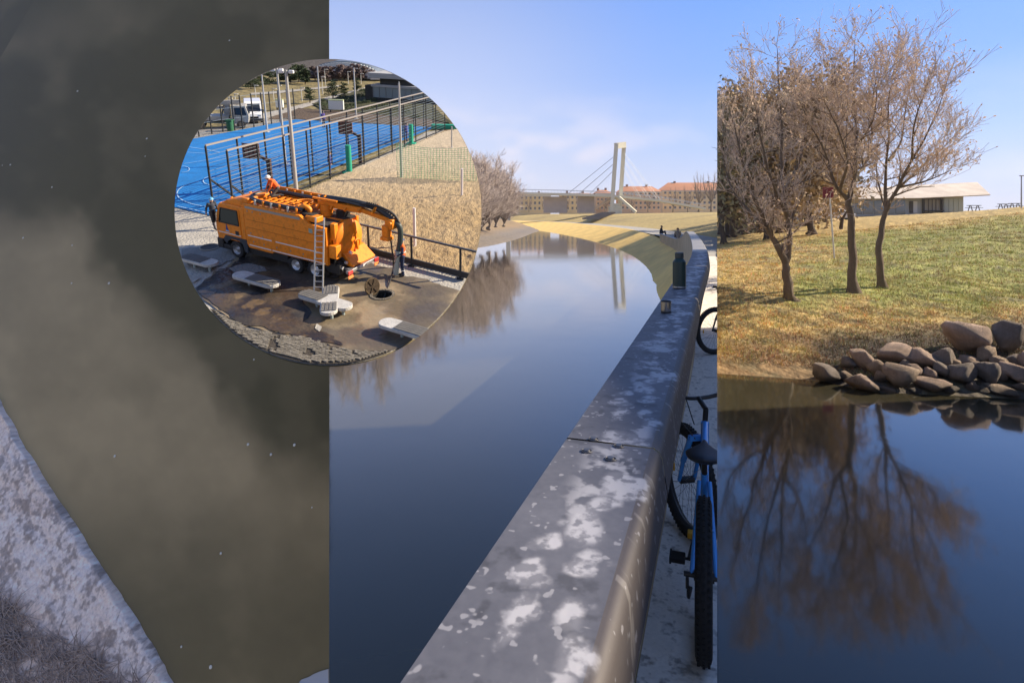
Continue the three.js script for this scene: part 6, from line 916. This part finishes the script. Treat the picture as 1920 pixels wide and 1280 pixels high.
  for (const [x, y] of SB) { const p = G(x, y), o = insThing('low_bush', 'low dark bush on the scrub slope', 'bush', 'low dark bushes on the scrub slope', p.x, p.z), s = 0.45 + 0.35 * R(), pts = []; for (let k = 0; k < 260; k++) { const a = R() * 6.28, e = Math.acos(R()), q = s * (0.6 + 0.4 * R()); pts.push(V(q * Math.sin(e) * Math.cos(a) * 1.2, q * Math.cos(e) * 0.8 + 0.08, q * Math.sin(e) * Math.sin(a) * 1.2)); } const L = new Limbs(); for (let k = 0; k < 6; k++) L.seg(V(0, 0, 0), V(Math.cos(k) * s * 0.7, s * 0.5, Math.sin(k) * s * 0.7), 0.03, 0.01, 3); part(o, 'stems', L.build(), dkb); part(o, 'foliage', leafGeo(pts, 0.075, R), needle[1], null, 'stuff'); }
  const gsh = [[470, 167, 148, 30], [488, 162, 142, 26], [505, 158, 136, 30], [524, 156, 132, 26], [545, 156, 128, 26], [560, 154, 122, 30], [572, 158, 126, 18]];
  gsh.forEach(([x, y, t, w], i) => pine(['dark spreading tree', 'dark low tree', 'dark tree with a thin top', 'dark round tree', 'dark evergreen', 'tallest dark evergreen', 'small dark evergreen'][i] + ' at the top left of the round scene, ' + ['first', 'second', 'third', 'fourth', 'fifth', 'sixth', 'seventh'][i] + ' along', x, y, t, w, 620 + i, null, 'far_tree'));
  const purple = mat([0.16, 0.12, 0.12], 0.9); for (let i = 0; i < 16; i++) pine('bare greyish tree of the wood below the arched hall', 586 + i * 12 + 5 * R(), 148 + 5 * R() + (i > 10 ? (i - 10) * 3 : 0), 120 + 6 * R() + Math.max(0, i - 7) * 3.2, 20, 640 + i, 'bare trees below the arched hall', 'far_tree', purple);
  // arched hall with pale fins
  const h0 = G(648, 142), hl = insThing('arched_hall', 'wide arched hall with pale upright fins at the very top of the round scene', 'hall', null, h0.x, h0.z), D = h0.length(), un = D / F, hh = 24 * un, hw = 55 * un, arc = []; for (let i = 0; i <= 24; i++) { const t = Math.PI * (1 - i / 24); arc.push([hw * Math.cos(t), hh * Math.pow(Math.sin(t), 0.7)]); }
  part(hl, 'shell', extr(arc, 10, 0.1).translate(0, 0, -10), worn([0.17, 0.21, 0.25], 0.4, 0.05)); for (let i = 0; i < 22; i++) { const x = hw * (-0.95 + 1.9 * i / 21), y = hh * Math.pow(Math.sqrt(Math.max(0, 1 - (x / hw) ** 2)), 0.7); part(hl, 'fin', box(0.5, y * 0.9, 0.5, x, y * 0.5, 0.3), mat([0.62, 0.66, 0.68], 0.5)); } trim(hl);
  // small far lamps and parked cars on the skyline road
  const lampM = mat([0.5, 0.5, 0.48], 0.5); const lamps = [[430, 200, 184], [441, 192, 176], [480, 190, 160], [513, 187, 166], [523, 178, 160], [566, 190, 164], [605, 176, 144], [610, 160, 130], [653, 158, 134], [677, 157, 138], [714, 150, 132]];
  lamps.forEach(([x, y, t]) => { const p = G(x, y), h = heightTo(x, y, t), o = insThing('park_lamp', 'thin pale lamp post on the far grass', 'lamp post', 'thin lamp posts on the far grass', p.x, p.z); part(o, 'post', rod(V(0, 0, 0), V(0, h, 0), 0.06, 0.045, 6), lampM); part(o, 'lamp_head', box(0.5, 0.08, 0.2, 0.2, h, 0), lampM); trim(o); });
  for (let i = 0; i < 11; i++) { const p = G(600 + i * 11.5 + 4 * R(), 146.5 + (i > 6 ? (i - 6) * 1.2 : 0)), o = insThing('far_car', 'tiny parked car on the road under the arched hall', 'car', 'tiny cars parked under the arched hall', p.x, p.z, R() - 0.5), c = R() < 0.6 ? [0.6, 0.6, 0.62] : [0.05, 0.06, 0.09]; part(o, 'body', [extr([[-2, 0.3], [2, 0.3], [2, 0.8], [1.1, 0.95], [0.6, 1.4], [-1.2, 1.4], [-2, 0.9]], 1.6, 0.04).translate(0, 0, -0.8)], mat(c, 0.4)); part(o, 'windows', box(1.5, 0.35, 1.72, -0.3, 1.15, 0), mat([0.04, 0.05, 0.06], 0.2)); trim(o); }
}
renderer.render(scene, camera);
